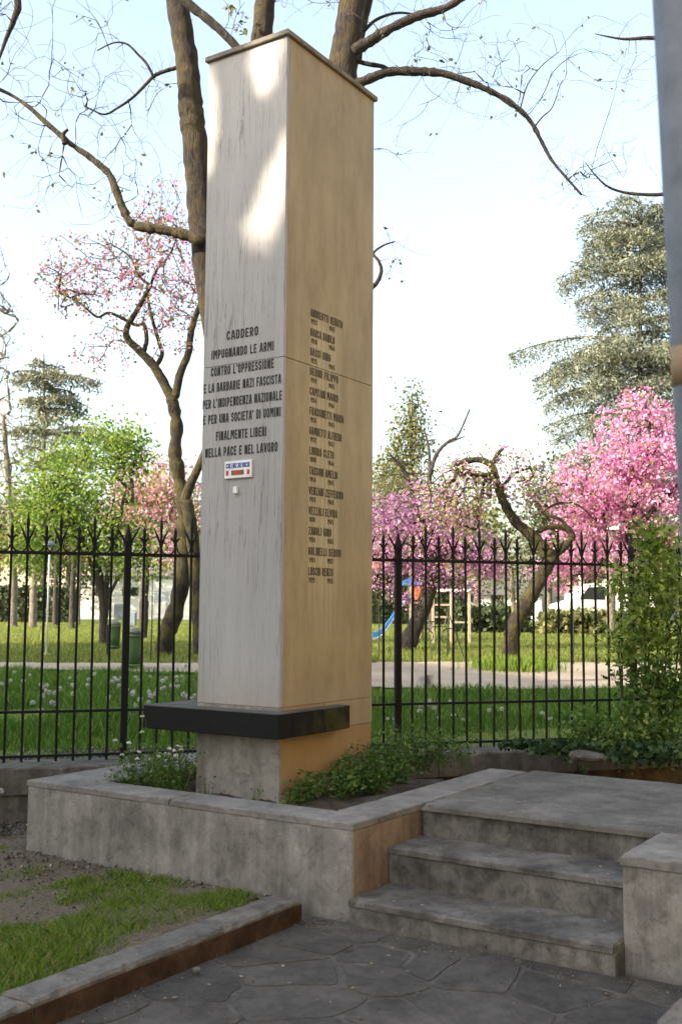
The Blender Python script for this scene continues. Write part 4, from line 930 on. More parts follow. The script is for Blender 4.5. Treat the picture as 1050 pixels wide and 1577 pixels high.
# ivy along the back edge of the platform
iv = empty('ivy', tuple(at(900, 1165, 8.3))); tag(iv, 'dark ivy creeping over the base wall below the shrub', 'ivy')
rng = np.random.default_rng(5)
C = np.concatenate([ell(rng, 880, 1155, 70, 16, 8.35, .25, 900, .6), ell(rng, 1000, 1165, 90, 24, 8.1, .3, 1300, .6), ell(rng, 810, 1148, 45, 10, 8.5, .12, 260, .6)])
C[:, 2] = np.maximum(C[:, 2], .52)
poly_mesh('foliage', leaves(C, .055, 1.3, rng)-np.array(iv.location), 4, MT['leaf_ivy'], iv)
b = MB()
for _ in range(26):
    i = rng.integers(0, len(C)); j = rng.integers(0, len(C)); P = smooth_path([C[i], (C[i]+C[j])/2-[0, 0, .05], C[j]], 4)
    if np.linalg.norm(C[i]-C[j]) < .7: b.tube(P, .004, 4)
part(b, 'stems', MT['twig'], iv)
# stone lying at the platform edge
def rock(name, label, c_, r, seed, mat, squash=(1, 1, 1)):
    import bmesh; rg = np.random.default_rng(seed); bm = bmesh.new(); bmesh.ops.create_icosphere(bm, subdivisions=2, radius=1)
    for v_ in bm.verts:
        n_ = 1+.18*math.sin(v_.co.x*3+seed)+.14*math.sin(v_.co.y*4+seed*2)+rg.normal()*.05; v_.co *= n_*r; v_.co.x *= squash[0]; v_.co.y *= squash[1]; v_.co.z *= squash[2]
    me = bpy.data.meshes.new(name); bm.to_mesh(me); bm.free(); o = link(name, me, mat); o.location = c_; return tag(o, label, 'stone')
rock('stone', 'rough flat stone lying at the back of the platform under the shrub', tuple(np.r_[at(905, 1170, 8.0)[:2], .53]), .06, 3, MT['base'], (1.6, 2.2, .7))
rock('stone', 'small brown pebble on the paving beside the kerb', (-1.78, -.87, .03), .016, 5, MT['pebble'], (1, 1, .8))

def weed(name, label, base, h, spread, n, leaf, seed, lsize=.035, flowers=0, group=None, per=16):
    rg = np.random.default_rng(seed); r0 = empty(name, tuple(base)); tag(r0, label, 'plant', group); b = MB(); L = []; tops = []
    for k in range(n):
        a_ = rg.random()*6.28; rr = spread*math.sqrt(rg.random()); hh = h*(.5+.5*rg.random())*(1-.35*rr/spread)*1.45
        P = smooth_path([(rr*.4*math.cos(a_), rr*.4*math.sin(a_), -.02), (rr*.8*math.cos(a_), rr*.8*math.sin(a_), hh*.5), (rr*1.2*math.cos(a_)+rg.normal()*.02, rr*1.2*math.sin(a_)+rg.normal()*.02, hh)], 4)
        b.tube(P, np.linspace(.0028, .001, len(P)), 4); tops.append(P[-1])
        for _ in range(per):
            f = .2+.8*rg.random(); q_ = P[int(f*(len(P)-1))]; L.append(q_+rg.normal(size=3)*[.028, .028, .022])
    b.build('stems', MT['stem'], r0); poly_mesh('leaves', leaves(np.array(L), lsize, 2.1, rg, 0, .3), 4, leaf, r0)
    if flowers:
        for k in range(flowers):
            tpt = tops[rg.integers(0, len(tops))]+rg.normal(size=3)*[.02, .02, .01]+[0, 0, .02]
            u_ = rg.normal(size=(34, 3)); u_ /= np.linalg.norm(u_, axis=1)[:, None]; u_[:, 2] = abs(u_[:, 2])*.7
            poly_mesh('flower_head', leaves(tpt+u_*.012, .014, 1.8, rg), 4, MT['petal'], r0)
    return r0
def onz(px, py, z): v_ = at(px, py, 1.)-CAM; return CAM+v_*((z-CAM[2])/v_[2])
wl = [(500, 1205, .20, .16, 26), (545, 1200, .26, .16, 30), (595, 1192, .30, .17, 34), (640, 1180, .34, .17, 38), (470, 1228, .14, .10, 16), (520, 1222, .15, .15, 22), (570, 1212, .2, .15, 26), (610, 1200, .2, .14, 24)]
labs = ['leafy green weed beside the warm lit pier of the monument', 'bushy weed in the planter in front of the ochre side', 'tall bushy weed in the right part of the planter', 'tallest bushy weed at the back right of the planter', 'small low weed at the near corner of the planter soil', 'low spreading weed behind the near corner of the planter', 'weed spilling over the right rim of the planter', 'weed beside the platform edge in the planter']
for k, ((px, py, h_, sp, n_), lb) in enumerate(zip(wl, labs)):
    p_ = onz(px, py, .43); p_[0] = max(p_[0], -.42); p_[1] = max(min(p_[1], -.05), -.70)
    weed('weed_plant', lb, (p_[0], p_[1], .42), h_, sp, n_, MT['leaf_weed'], 200+k, .036, 0, 'weeds growing in the planter', 20)
for k, (px, py, h_, n_, lb) in enumerate([(675, 1172, .22, 16, 'thin feathery weed at the left back edge of the platform'), (712, 1168, .24, 12, 'sparse weed standing on the platform edge by the railing')]):
    p_ = onz(px, py, .48); weed('weed_plant', lb, (p_[0], p_[1], .46), h_, .12, n_, MT['leaf_weed'], 230+k, .03, 0, 'weeds growing in the planter', 14)
lw = [(205, 1198, .22, .16, 24, 4, 'weed with white flower heads at the left end of the planter'), (245, 1196, .28, .17, 30, 5, 'dense clump of weed with white flowers left of the pier'), (285, 1200, .24, .14, 26, 3, 'flowering weed touching the left side of the pier'), (230, 1180, .30, .18, 22, 7, 'tallest white flowering weed behind the left planter rim'), (180, 1192, .16, .12, 14, 2, 'small flowering weed in the left corner of the planter'), (275, 1180, .22, .16, 20, 3, 'weed with white flowers under the end of the black shelf')]
for k, (px, py, h_, sp, n_, fl, lb) in enumerate(lw):
    p_ = [(-.34, .84), (-.26, .66), (-.10, .80), (-.22, .90), (-.38, .93), (-.02, .90)][k]; h_ *= 1.15; weed('flowering_weed', lb, (p_[0], p_[1], .41), h_, sp, n_, MT['leaf_weed'], 250+k, .028, fl, 'white flowering weeds in the planter', 16)
for k, (px, py, h_, n_, lb) in enumerate([(322, 1228, .17, 6, 'thin sprig in front of the pier'), (392, 1243, .10, 4, 'tiny leaning sprig at the foot of the pier'), (440, 1245, .10, 5, 'small sprig at the corner of the pier')]):
    p_ = onz(px, py, .45); p_[0] = max(p_[0], -.45); weed('weed_plant', lb, (p_[0], p_[1], .43), h_, .035, n_, MT['leaf_weed'], 270+k, .026, 0, 'weeds growing in the planter', 7)
# curled ferny sprig tops reach above the rim

# ================================================================== GRASS and gravel
def blades(C, h, w_, rng, lean=.35):
    N_ = len(C); a_ = rng.random(N_)*6.283; d = np.c_[np.cos(a_), np.sin(a_), np.zeros(N_)]*(w_*(.7+.6*rng.random(N_)))[:, None]
    hh = (h*(.45+.9*rng.random(N_)))[:, None]; ln = rng.normal(size=(N_, 3))*[1, 1, 0]*hh*lean; tip = C+ln+np.array([0, 0, 1])*hh
    mid = C+ln*.35+np.array([0, 0, .55])*hh
    return np.stack([C-d, C+d, mid+d*.8, tip, mid-d*.8], axis=1).reshape(-1, 3)
rng = np.random.default_rng(77)
def fnoise(x, y, s=1.):
    return (np.sin(x*2.1*s+1.3)+np.sin(y*2.7*s+.4)+np.sin((x+y)*1.7*s+2)+np.sin((x-y)*3.9*s)*.6+np.sin(x*5.3*s+y*2.2*s)*.5)/4
# foreground lawn: tufts between kerb and planter
n_ = 260000; x = rng.uniform(-4.4, -.78, n_); y = rng.uniform(-.58, 3.6, n_)
dens = fnoise(x+3, y*1.3, 1.25)+.25*np.exp(-((y+.1)/.45)**2)-.05-.55*np.exp(-((x+.78)/.18)**2)+.2*rng.normal(size=n_)
blob = 0
for bx, by, sx, sy, am in ((-1.15, -.36, .30, .14, 1.1), (-1.25, -.02, .25, .14, .8), (-1.30, -.30, .40, .19, 1.1), (-1.65, -.15, .38, .20, 1.1), (-2.05, -.28, .40, .24, 1.0), (-1.0, -.40, .16, .12, .8), (-2.6, -.35, .4, .25, .9), (-3.3, -.2, .5, .3, .8), (-1.35, .30, .30, .09, .6), (-1.9, .42, .4, .10, .55), (-1.05, .95, .25, .10, .5), (-.95, 1.75, .4, .22, .9), (-.5, 2.15, .3, .16, .9), (-2.6, .9, .6, .15, .5), (-1.6, .62, .18, .07, .7), (-1.15, .55, .14, .06, .6), (-2.2, .15, .25, .08, .7), (-.86, .35, .07, .25, .5)):
    blob = blob+am*np.exp(-(((x-bx)/sx)**2+((y-by)/sy)**2))
dens = dens*.6+blob*1.25-.25+.35*fnoise(x, y, 4.5)
k = dens > .02; x, y, dn = x[k], y[k], dens[k]
C = np.c_[x, y, np.full(len(x), .06)]; hh = .022+.035*np.clip(dn, 0, .9)
tag(poly_mesh('grass', blades(C, hh, .0022, rng, .5), 5, MT['grass']), kind='stuff')
# grass just behind the railing, long
n_ = 210000; s_ = rng.uniform(-7, 9, n_); v_ = rng.uniform(.18, 9.5, n_)**1.0
C = np.array(FA)[None, :]+FDIR*s_[:, None]+FNRM*v_[:, None]; D_ = (C[:, 0]-CAM[0])*math.cos(YAW)+(C[:, 1]-CAM[1])*math.sin(YAW)
lat = (C-CAM[:2])@np.array([math.sin(YAW), -math.cos(YAW)]); pxs = 525+lat/D_*F_PX
d0 = np.interp(pxs, [-900, -300, 0, 300, 560, 700, 950, 1300, 1900], [15.0, 15.6, 16.1, 15.6, 13.9, 13.6, 13.9, 14, 14])
keep = (D_ < d0-.1) & (pxs > -150) & (pxs < 1200) & ((v_ > .8) | (rng.random(n_) < .25)) & ((fnoise(C[:, 0], C[:, 1], .8)+.6*rng.random(n_)) > -.25)
C = C[keep]; Z = np.interp(D_[keep], GZX, GZY)-.02; hh = .13*(1+.5*fnoise(C[:, 0], C[:, 1], 1.4))*np.interp(v_[keep], [.2, 1.2], [.4, 1])
tag(poly_mesh('grass', blades(np.c_[C, Z], hh, .0055, rng, .3), 5, MT['grass_near']), kind='stuff')
# park grass beyond the path, thinning with distance
n_ = 230000; pxs = rng.uniform(-80, 1130, n_); D_ = 17+rng.random(n_)**1.3*38
d1 = np.interp(pxs, [-300, 0, 300, 560, 700, 950, 1300], [16.6, 17.1, 17.2, 17.6, 17.8, 17.9, 18])
k = D_ > d1+.05; pxs, D_ = pxs[k], D_[k]
lat = (pxs-525)/F_PX*D_; C = CAM[:2]+np.array([math.cos(YAW), math.sin(YAW)])*D_[:, None]+np.array([math.sin(YAW), -math.cos(YAW)])*lat[:, None]
Z = np.interp(D_, GZX, GZY)-.02; kk = fnoise(C[:, 0], C[:, 1], .5)+.5*rng.random(len(D_)) > -.3; C, Z, D_ = C[kk], Z[kk], D_[kk]
tag(poly_mesh('grass', blades(np.c_[C, Z], .10+.0*D_, .0032+.00022*D_, rng, .35), 5, MT['grass_far']), kind='stuff')
# tuft at the foot of the crooked redbud
tb = ground(792, 16.6); C = tb+rng.normal(size=(3500, 3))*[.30, .28, 0]; C[:, 2] = [gz(a_, b_) for a_, b_ in C[:, :2]]
tag(poly_mesh('tall_grass', blades(C, .20, .005, rng, .3), 5, MT['leaf_bright']), kind='stuff')
# gravel and soil crumbs
def crumbs(name, C, r, mat, rng):
    T4 = np.array([(1, 1, 1), (-1, -1, 1), (-1, 1, -1), (1, -1, -1)], float)*.6; F4 = [(0, 1, 2), (0, 3, 1), (0, 2, 3), (1, 3, 2)]
    R = r*(.4+1.2*rng.random(len(C))); out = []
    P = C[:, None, :]+(T4[None]+rng.normal(size=(len(C), 4, 3))*.25)*R[:, None, None]; P = P[:, np.array(F4)].reshape(-1, 3)
    return tag(poly_mesh(name, P, 3, mat), kind='stuff')
MT['crumb'] = leafmat('gravel_crumbs', [(0, (.05, .043, .036)), (.6, (.13, .12, .105)), (.93, (.24, .225, .2)), (1, (.45, .43, .4))], 0.0, .9)
n_ = 15000; x = rng.uniform(-5, -.76, n_); y = rng.uniform(-.58, 4.2, n_); w_ = np.exp(-((x+.78)/.35)**2)+.25+(y > 1.5)*.3
k = rng.random(n_) < w_; crumbs('gravel', np.c_[x[k], y[k], np.full(k.sum(), .082)], .0085, MT['crumb'], rng)
s_ = rng.uniform(-6, 4, 9000); v_ = rng.uniform(.12, .95, 9000)**1.2; C = FA+FDIR*s_[:, None]+FNRM*v_[:, None]
crumbs('soil_crumbs', np.c_[C, np.full(9000, .43)], .016, MT['crumb'], rng)
n_ = 700; x = rng.uniform(-3.6, -.8, n_); y = np.where(rng.random(n_) < .5, -.8-abs(rng.normal(0, .07, n_)), rng.uniform(-2.75, -.8, n_)); x2 = np.where(rng.random(n_) < .5, -.8-abs(rng.normal(0, .08, n_)), x)
crumbs('grit', np.c_[x2, y, np.full(n_, .0185)], .0035, MT['crumb'], rng)
s_ = rng.uniform(-3.5, 6, 3000); v_ = rng.uniform(-.75, -.30, 3000); C = FA+FDIR*s_[:, None]+FNRM*v_[:, None]; k = (C[:, 0] < -.2)
crumbs('soil_crumbs', np.c_[C[k], np.full(k.sum(), .085)], .013, MT['crumb'], rng)

# dandelion clocks and clover heads
def dandelion():
    r0 = empty('dandelion', (0, 0, 0)); b = MB(); b.tube([(0, 0, 0), (.006, 0, .12), (.004, .004, .25)], .0022, 5); b.build('stem', MT['stem'], r0)
    rg = np.random.default_rng(3); u_ = rg.normal(size=(130, 3)); u_ /= np.linalg.norm(u_, axis=1)[:, None]
    P = np.array([.004, .004, .258]); d = u_*.016; q_ = rg.normal(size=u_.shape)*.006
    poly_mesh('seed_head', np.stack([P+d*.35, P+d+q_, P+d-q_], 1).reshape(-1, 3), 3, MT['puff'], r0); return r0
dproto = dandelion(); first = True
spots = []
rg = np.random.default_rng(9)
cl = [(30, 1045, 25, 20, 5), (95, 1065, 35, 20, 9), (135, 1050, 25, 18, 6), (75, 1060, 15, 10, 6), (180, 1052, 15, 15, 8), (205, 1060, 15, 20, 7), (245, 1045, 20, 20, 9), (275, 1040, 20, 15, 8), (230, 1075, 25, 14, 6), (640, 1085, 40, 14, 5), (690, 1100, 50, 16, 5), (800, 1090, 60, 15, 4), (600, 1120, 20, 12, 2), (290, 1070, 12, 12, 4)]
for cx_, cy_, sx, sy, n_ in cl:
    for _ in range(n_): spots.append((cx_+rg.normal()*sx*.6, cy_+rg.normal()*sy*.6))
def zone(px, py):
    where = ('left of the lamp post' if px < 66 else 'just right of the lamp post' if px < 110 else 'between the lamp post and the bins' if px < 160 else
             'in front of the litter bins' if px < 222 else 'between the litter bins and the pillar' if px < 310 else
             'below the blue slide' if px < 650 else 'below the climbing frame' if px < 735 else 'below the crooked redbud')
    rowd = 'nearest the railing' if py > 1075 else 'midway back' if py > 1055 else 'farthest back'
    return f'dandelion clock {where}, {rowd}'
for px, py in spots:
    o = dproto if first else copy_tree(dproto); first = False
    p_ = onz(px, py, .78)      # head height
    f = fwd_dist(p_[0], p_[1]); 
    if f > 13.5: p_ = at(px, py, 13.2)
    if f < 9.6: p_ = at(px, py, 9.8)
    zz = gz(p_[0], p_[1]); o.location = (p_[0], p_[1], zz); o.scale = (1, 1, max(.5, (p_[2]-zz)/.258)); o.rotation_euler = (0, 0, rg.random()*6)
    sc_ = rg.uniform(.8, 1.3); o.scale = (sc_, sc_, max(.6, min(1.5, (p_[2]-zz)/.258)))
    tag(o, zone(px, py), 'dandelion', 'dandelion clocks in the grass behind the railing')
for px, py, lb in ((3, 1218, 'dandelion clock in front of the base wall at the left edge'), (118, 1182, 'single dandelion clock above the corner of the planter')):
    o = copy_tree(dproto); p_ = at(px, py, 7.4 if px < 50 else 7.9); zz = .08 if px < 50 else .2; o.location = (p_[0], p_[1], p_[2]-.258); o.scale = (1, 1, 1); tag(o, lb, 'dandelion', 'dandelion clocks by the planter')

# ================================================================== PARK FURNITURE and far things
def frame_at(px, D, yaw=None):
    p_ = ground(px, D); return p_, (YAW-math.pi/2 if yaw is None else yaw)
def furn(name, label, cat, px, D, yaw=None, group=None):
    p_, a_ = frame_at(px, D, yaw); o = empty(name, tuple(p_), a_); tag(o, label, cat, group); return o    # local x = to the right, y = away
def fp(b, name, mat, par, smooth=False): return b.build(name, MT[mat], par, smooth)
def litter_bin(px, D, h, r, zb, label):
    o = furn('litter_bin', label, 'bin', px, D, None, 'green litter bins on the grass')
    fp(MB().tube([(0, 0, zb), (0, 0, zb+h*.5), (0, 0, zb+h*.9), (0, 0, zb+h)], [r*.82, r*.95, r, r*1.02], 20), 'body', 'bin', o, True)
    for z in (zb+.02, zb+h*.9): fp(MB().tube([(0, 0, z), (0, 0, z+.03)], r*1.07, 20), 'hoop', 'bin', o, True)
    fp(MB().tube([(0, 0, zb+h+.005), (0, 0, zb+h+.05), (0, 0, zb+h+.09)], [r*1.08, r*.95, r*.3], 20), 'lid', 'binlid', o, True)
    fp(MB().box((-r*1.35, -.03, -.05), (-r*1.12, .03, zb+h*1.05), .005), 'post', 'blackmetal', o)
    return o
litter_bin(209, 16.2, .50, .125, .06, 'larger green litter bin hanging on its post left of the pillar')
litter_bin(178, 18.8, .40, .10, .16, 'smaller green litter bin just left of the other bin')
lp = furn('bollard_lamp', 'slim white garden lamp post at the left behind the railing', 'lamp post', 74, 19.3)
fp(MB().tube([(0, 0, 0), (0, 0, 1.95)], .017, 12), 'pole', 'whitepaint', lp, True); fp(MB().tube([(0, 0, 1.95), (0, 0, 1.99), (0, 0, 2.05)], [.10, .11, .04], 16), 'lamp_head', 'utility', lp, True); fp(MB().tube([(0, 0, 0), (0, 0, .04)], .07, 12), 'base', 'whitepaint', lp, True)
sl = furn('street_lamp', 'slender street lamp with a flat white head above the shrub at the right', 'lamp post', 957, 30)
fp(MB().tube([(0, 0, 0), (0, 0, 1.5), (0, 0, 3.05)], [.05, .04, .03], 10), 'pole', 'utility', sl, True); fp(MB().tube([(0, 0, 3.05), (0, 0, 3.1), (0, 0, 3.18)], [.36, .38, .1], 16), 'lamp_head', 'whitepaint', sl, True)
# white building at the left
wb = furn('white_building', 'low white building with a grey double gate left of the pillar', 'building', 220, 72)
WL, WR, WH = -4.4, 5.6, 2.75
w_ = fp(MB().box((WL, 0, -.3), (WR, 7, WH)), 'wall', 'white', wb); fp(MB().box((WL-.15, -.2, WH+.003), (WR+.15, 7.2, WH+.16), .02), 'roof', 'roof', wb)
for x0_ in (.75, 1.65): d_ = fp(MB().box((x0_, -.06, 0), (x0_+.88, -.005, 1.9), .01), 'gate_leaf', 'metaldoor', wb); fp(MB().box((x0_+.08, -.085, .1), (x0_+.8, -.062, 1.1), .01), 'gate_panel', 'white', d_)
for x0_ in (-3.2, -1.4): f_ = fp(MB().box((x0_, -.05, 1.55), (x0_+1.1, -.004, 2.15), .01), 'window', 'frame', wb); fp(MB().box((x0_+.06, -.062, 1.6), (x0_+1.04, -.052, 2.1)), 'pane', 'glass', f_)
fp(MB().box((-1.9, -.08, .0), (-1.2, -.006, 1.0), .01), 'grey_panel', 'utility', wb)
ub = furn('utility_box', 'grey utility box behind the larger litter bin', 'box', 203, 33)
fp(MB().box((-.12, 0, .25), (.13, .2, .66), .01), 'cabinet', 'utility', ub); fp(MB().box((-.1, -.012, .30), (.11, -.002, .62), .004), 'door', 'utility', ub); fp(MB().box((-.03, .05, -.05), (.03, .12, .25)), 'leg', 'utility', ub)
# house far right of the slide
def house(px, D, w2, h, dpt, label, wall, roofm, seed, rows_=2, cols=3, yaw=None):
    o = furn('house', label, 'building', px, D, yaw); wl_ = fp(MB().box((-w2, 0, -.5), (w2, dpt, h)), 'wall', wall, o)
    fp(MB().extrude([(-w2-.4, h), (w2+.4, h), (0, h+w2*.55)], ((0, -.4, 0), (1, 0, 0), (0, 0, 1), (0, 1, 0)), 0, dpt+.8), 'roof', roofm, o)
    for r in range(rows_):
        for c_ in range(cols):
            x_ = -w2+(c_+.5)*2*w2/cols; z_ = .9+r*2.7
            f_ = fp(MB().box((x_-.5, -.06, z_), (x_+.5, -.004, z_+1.3), .02), 'window', 'frame', o); fp(MB().box((x_-.42, -.08, z_+.08), (x_+.42, -.064, z_+1.22)), 'pane', 'glass', f_)
    fp(MB().box((-.5, -.05, -.3), (.1, -.004, 2.0), .01), 'door', 'shutter', o); return o
house(765, 82, 3.4, 1.9, 8, 'small white house with a grey gabled roof beyond the hedge right of the slide', 'white', 'roof', 1, 1, 3)
house(1010, 95, 6, 5.5, 10, 'pale house hidden behind the leafy shrub and pole at the right', 'brickwall', 'tile', 2, 2, 4)
house(20, 98, 7, 5.0, 10, 'pale house with red tiled roof behind the trees at the far left', 'brickwall', 'tile', 3, 2, 4)
house(650, 100, 8, 4.2, 10, 'long pale house behind the playground trees', 'brickwall', 'tile', 4, 1, 5)
# cars
def car(px, D, yaw, colm, label, van=False):
    o = furn('parked_car', label, 'car', px, D, yaw, 'cars parked beyond the park')
    if van: prof = [(-2.3, .35), (2.2, .35), (2.3, .7), (2.1, 1.05), (1.45, 1.25), (.95, 1.85), (.6, 1.95), (-2.2, 1.95), (-2.32, 1.2)]
    else: prof = [(-2.05, .3), (2.0, .3), (2.1, .6), (1.95, .82), (1.2, .95), (.55, 1.38), (-.2, 1.46), (-1.1, 1.42), (-1.75, 1.0), (-2.08, .9)]
    mcar = MT[colm]; body = MB().extrude(prof, ((0, 0, 0), (1, 0, 0), (0, 0, 1), (0, 1, 0)), -.82, .82).build('body', mcar, o)
    gl = [(1.32, 1.27), (.92, 1.78), (.2, 1.82), (.2, 1.25)] if van else [(1.0, .98), (.5, 1.33), (-.2, 1.38), (-1.05, 1.33), (-1.5, 1.02)]
    for sgn in (-1, 1): MB().extrude(gl, ((0, 0, 0), (1, 0, 0), (0, 0, 1), (0, 1, 0)), sgn*.823, sgn*.832).build('side_window', MT['glass'], o)
    for wx_ in (-1.35, 1.35):
        for sgn in (-1, 1):
            wh = MB().tube([(wx_, sgn*.66, .31), (wx_, sgn*.84, .31)], .31, 18).build('wheel', MT['rubber'], o); MB().tube([(wx_, sgn*.842, .31), (wx_, sgn*.852, .31)], .18, 12).build('rim', MT['utility'], wh)
    for sgn in (-1, 1): MB().box((2.02, sgn*.5-.18, .6), (2.12, sgn*.5+.18, .74), .02).build('headlight', MT['glass'], o); MB().box((-2.12, sgn*.62-.1, .7), (-2.04, sgn*.62+.1, .9), .01).build('tail_light', MT['orange'], o)
    return o
R0 = YAW-math.pi/2
car(928, 47, R0+math.pi+.1, 'whitepaint', 'white van parked behind the low hedge at the right', True)
car(700, 62, R0+.05, 'whitepaint', 'white car seen through the railing behind the playground')
car(1000, 58, R0+.1, 'utility', 'grey car behind the leafy shrub at the right')
car(60, 78, R0, 'red', 'red car in the trees left of the white building')
car(30, 70, R0, 'red', 'red car at the far left behind the hedge')
car(305, 74, R0, 'utility', 'grey car close to the pillar edge left')
# playground slide and tower
ps = furn('playground_slide', 'blue and white children slide right of the pillar', 'slide', 612, 27)
sc = 27/F_PX
P = smooth_path([(-.62, 0, .12), (-.45, 0, .16), (-.2, 0, .45), (.02, 0, .80), (.15, 0, .98), (.3, 0, 1.0)], 5)
for nm, dy, mt_, z_, w__ in (('chute', 0, 'slidewhite', 0, .20), ('side_rail', -.22, 'blue', .05, .035), ('side_rail', .22, 'blue', .05, .035)):
    b = MB(); V = []
    for q_ in P: V += [(q_[0], dy-w__, q_[2]+z_-.06), (q_[0], dy+w__, q_[2]+z_-.06), (q_[0], dy+w__, q_[2]+z_+(.07 if dy else -.03)), (q_[0], dy-w__, q_[2]+z_+(.07 if dy else -.03))]
    n_ = len(P); b.add(V, [(i*4+k_, i*4+(k_+1) % 4, (i+1)*4+(k_+1) % 4, (i+1)*4+k_) for i in range(n_-1) for k_ in range(4)]+[(0, 1, 2, 3), (n_*4-1, n_*4-2, n_*4-3, n_*4-4)]); fp(b, nm, mt_, ps)
pt = furn('play_tower', 'small play tower with blue roof and orange panel behind the leaning redbud trunk', 'play tower', 632, 27.3)
for x_ in (-.3, .3):
    for y_ in (0, .6): fp(MB().tube([(x_, y_, 0), (x_, y_, 1.5)], .03, 8), 'post', 'wood', pt, True)
fp(MB().box((-.33, 0, .95), (.33, .6, 1.0), .005), 'deck', 'wood', pt); fp(MB().extrude([(-.42, 1.42), (.42, 1.42), (0, 1.62)], ((0, 0, 0), (1, 0, 0), (0, 0, 1), (0, 1, 0)), -.1, .7), 'roof', 'blue', pt)
fp(MB().box((.1, -.035, 1.03), (.32, -.005, 1.42), .005), 'panel', 'orange', pt)
fp(MB().box((.30, .02, .12), (.34, .5, .85), .005), 'climbing_panel', 'yellow', pt)
sw = furn('climbing_frame', 'pale wooden climbing frame with crossbars right of the leaning trunk', 'climbing frame', 693, 25)
H_ = 1.22
for x_ in (-.40, .02, .44): fp(MB().box((x_-.03, -.03, -.05), (x_+.03, .03, H_), .004), 'post', 'wood', sw)
fp(MB().box((-.47, -.04, H_+.002), (.5, .04, H_+.07), .004), 'crossbar', 'whitepaint', sw); fp(MB().box((-.37, -.02, .62), (-.01, .02, .66)), 'rung', 'wood', sw); fp(MB().box((-.37, -.02, .9), (-.01, .02, .94)), 'rung', 'wood', sw); fp(MB().box((.05, -.02, .5), (.41, .02, .54)), 'rung', 'wood', sw)
bk = furn('bicycle', 'dark bicycle leaning on the climbing frame', 'bicycle', 672, 24.7)
for x_, nm in ((-.28, 'wheel'), (.28, 'wheel')):
    fp(MB().tube([(x_+.19*math.cos(a_), -.1, .2+.19*math.sin(a_)) for a_ in np.linspace(0, 6.283, 17)], .014, 5), nm, 'rubber', bk)
fp(MB().tube([(-.28, -.1, .2), (-.1, -.1, .42), (.2, -.1, .44), (.28, -.1, .2)], .014, 5), 'frame', 'blackmetal', bk); fp(MB().tube([(-.1, -.1, .42), (-.12, -.1, .52)], .012, 5), 'seat_post', 'blackmetal', bk); fp(MB().box((-.19, -.13, .52), (-.06, -.07, .55), .008), 'saddle', 'rubber', bk); fp(MB().tube([(.2, -.25, .56), (.2, -.1, .53), (.2, .05, .56)], .01, 5), 'handlebar', 'blackmetal', bk)
tr_ = furn('garden_tripod', 'thin black metal tripod standing on the grass in front of the climbing frame', 'tripod', 690, 18.7)
for dx, dy in ((-.27, -.05), (.29, -.05), (0, .25)): fp(MB().tube([(dx, dy, -.02), (0, 0, .83)], .010, 6), 'leg', 'blackmetal', tr_)
fp(MB().tube([(0, 0, .1), (0, 0, .92)], .010, 6), 'centre_pole', 'blackmetal', tr_); fp(MB().tube([(0, 0, .81), (0, 0, .86)], .022, 8), 'ring', 'blackmetal', tr_)
for px, D_, hh, lb in ((881, 17.5, 1.15, 'thin dark stake on the grass right of the crooked redbud'), (583, 18.6, 1.0, 'thin dark stake beside the end of the slide'), (234, 17.8, 1.4, 'thin dark stake right of the larger litter bin')):
    o = furn('garden_stake', lb, 'stake', px, D_); fp(MB().tube([(0, 0, -.05), (.01, 0, hh*.5), (0, 0, hh)], [.012, .011, .008], 6), 'shaft', 'blackmetal', o); fp(MB().tube([(0, 0, hh), (0, 0, hh+.03)], .016, 6), 'tip', 'blackmetal', o)

# ================================================================== UNSEEN BUILDINGS AND TREE CROWN added to shape the light (outside the frame)
def block_building(name, label, org, A_, Bv, w2, h, dpt, wall, floors, cols, gap):
    o = empty(name, tuple(org), math.atan2(A_[1], A_[0])); tag(o, label, 'building')
    MB().box((-w2, 0, -1), (w2, dpt, h)).build('wall', MT[wall], o); MB().box((-w2-.5, -.6, h+.003), (w2+.5, dpt+.5, h+.25), .03).build('roof', MT['tile'], o)
    for r in range(floors):
        for c_ in range(cols):
            x_ = -w2+(c_+.5)*2*w2/cols; z_ = 1.1+r*gap
            f_ = MB().box((x_-.5, -.05, z_), (x_+.5, -.004, z_+1.5), .02).build('window', MT['frame'], o); MB().box((x_-.43, -.07, z_+.06), (x_+.43, -.054, z_+1.44)).build('pane', MT['glass'], f_)
            for sgn in (-1, 1): MB().box((x_+sgn*.78-.26, -.06, z_-.02), (x_+sgn*.78+.26, -.01, z_+1.52), .01).build('shutter', MT['shutter'], f_)
    return o
hs = np.array([math.cos(SUN_AZ), math.sin(SUN_AZ)]); pn = np.array([.5, .8660254])
TAN = math.tan(SUN_EL); DB = 27.0
HB = 3.45+DB*TAN
o_ = hs*DB+pn*0.5
block_building('unseen_block', 'unseen plain block added left of the frame to shade the foreground', (o_[0], o_[1], 0), pn, hs, 16.0, HB, 11, 'brickwall', 5, 9, 3.1)  # unseen building added to keep the foreground in shade
block_building('unseen_block', 'unseen ochre building added right of the camera for warm bounce light', (2, -12.5, 0), np.array([-1., 0]), None, 19, 13.0, 10, 'ochrewall', 4, 11, 3.1)  # unseen building added to throw warm bounce light
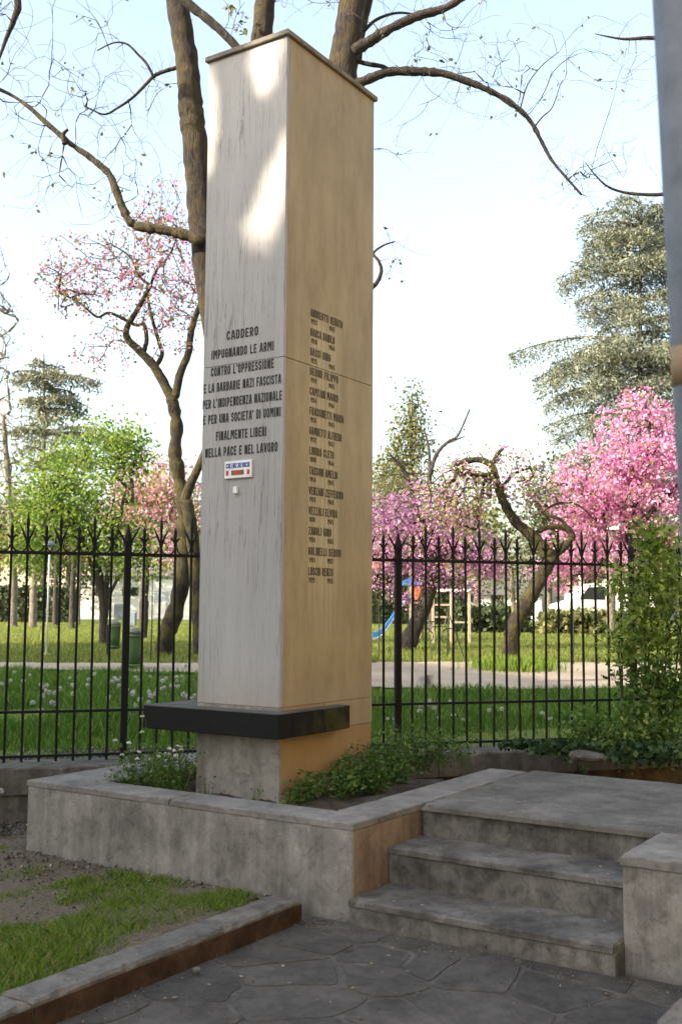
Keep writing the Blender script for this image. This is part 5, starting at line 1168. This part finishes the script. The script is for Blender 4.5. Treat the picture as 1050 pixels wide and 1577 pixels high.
# unseen tree, its crown gaps shaped to lay sun patches on the top of the pillar
SD3 = SDIR
def onface(Y, z, dist):           # point `dist` metres from the pillar face towards the sun
    return np.array([0, Y, z])+SD3*dist
stt = empty('unseen_shade_tree', tuple(np.r_[(hs*12.0)[:2], .0])); tag(stt, 'unseen leafy tree left of the frame shaped to dapple the pillar', 'tree')
rg = np.random.default_rng(404); n_ = 90000
Y_ = rg.uniform(-7, 2.9, n_); Z_ = rg.uniform(1.6, 7.2, n_); Dd = rg.uniform(12.6, 14.4, n_)
R_ = ((Y_+2.1)/4.9)**2+((Z_-3.4)/3.7)**2; k = R_ < 1+.12*np.sin(Y_*3)+.1*np.sin(Z_*5+Y_*2); Y_, Z_, Dd = Y_[k], Z_[k], Dd[k]
def hole(Y, Z, cy, cz, ry, rz, rot=0.):
    a_ = (Y-cy)*math.cos(rot)+(Z-cz)*math.sin(rot); b_ = -(Y-cy)*math.sin(rot)+(Z-cz)*math.cos(rot); return (a_/ry)**2+(b_/rz)**2 < 1
op = hole(Y_, Z_, .18, 5.36, .165, .38)|hole(Y_, Z_, .70, 4.95, .14, .46)|hole(Y_, Z_, .17, 4.18, .165, .42, .25)|hole(Y_, Z_, -.01, 4.54, .12, .22)|hole(Y_, Z_, -.55, 4.2, .44, .5)  # gaps cut where the sun patches should land
for _ in range(60): op |= hole(Y_, Z_, rg.choice([-1, 1])*rg.uniform(1.5, 6.5)+.3, rg.uniform(3.6, 8), rg.uniform(.1, .4), rg.uniform(.1, .4))
Y_, Z_, Dd = Y_[~op], Z_[~op], Dd[~op]
C = np.c_[np.zeros(len(Y_)), Y_, Z_]+SD3*Dd[:, None]
poly_mesh('crown', leaves(C, .13, 1.2, rg)-np.array(stt.location), 4, MT['leaf_bright'], stt)
b = MB(); base_ = np.array(stt.location); b.tube(smooth_path([(0, 0, -.2), (.1, .1, 5), (-.1, 0, 7), (0, 0, 10)], 4), np.linspace(.28, .1, 13), 10); b.build('trunk', MT['bark_dark'], stt, True)

# dry leaves and petals scattered on the steps, platform and paving
rg = np.random.default_rng(515)
def litter(n_, x0, x1, y0, y1, z, size, mat):
    C = np.c_[rg.uniform(x0, x1, n_), rg.uniform(y0, y1, n_), np.full(n_, z+.004)]
    tag(poly_mesh('leaf_litter', leaves(C, size, 1.6, rg, 0, .93), 4, mat), kind='stuff')
MT['dry'] = leafmat('dry_leaf', [(0, (.10, .06, .03)), (.6, (.25, .17, .09)), (1, (.42, .33, .2))], .1)
litter(70, -3.2, -.85, -2.7, -.85, .014, .022, MT['dry']); litter(26, -.75, -.42, -2.35, -1.05, .143, .018, MT['dry']); litter(22, -.36, -.06, -2.35, -1.05, .333, .018, MT['dry'])
litter(60, .0, 1.5, -3.6, -1.1, .506, .022, MT['dry']); litter(160, -3.5, -.8, -.55, 2.0, .085, .02, MT['dry'])
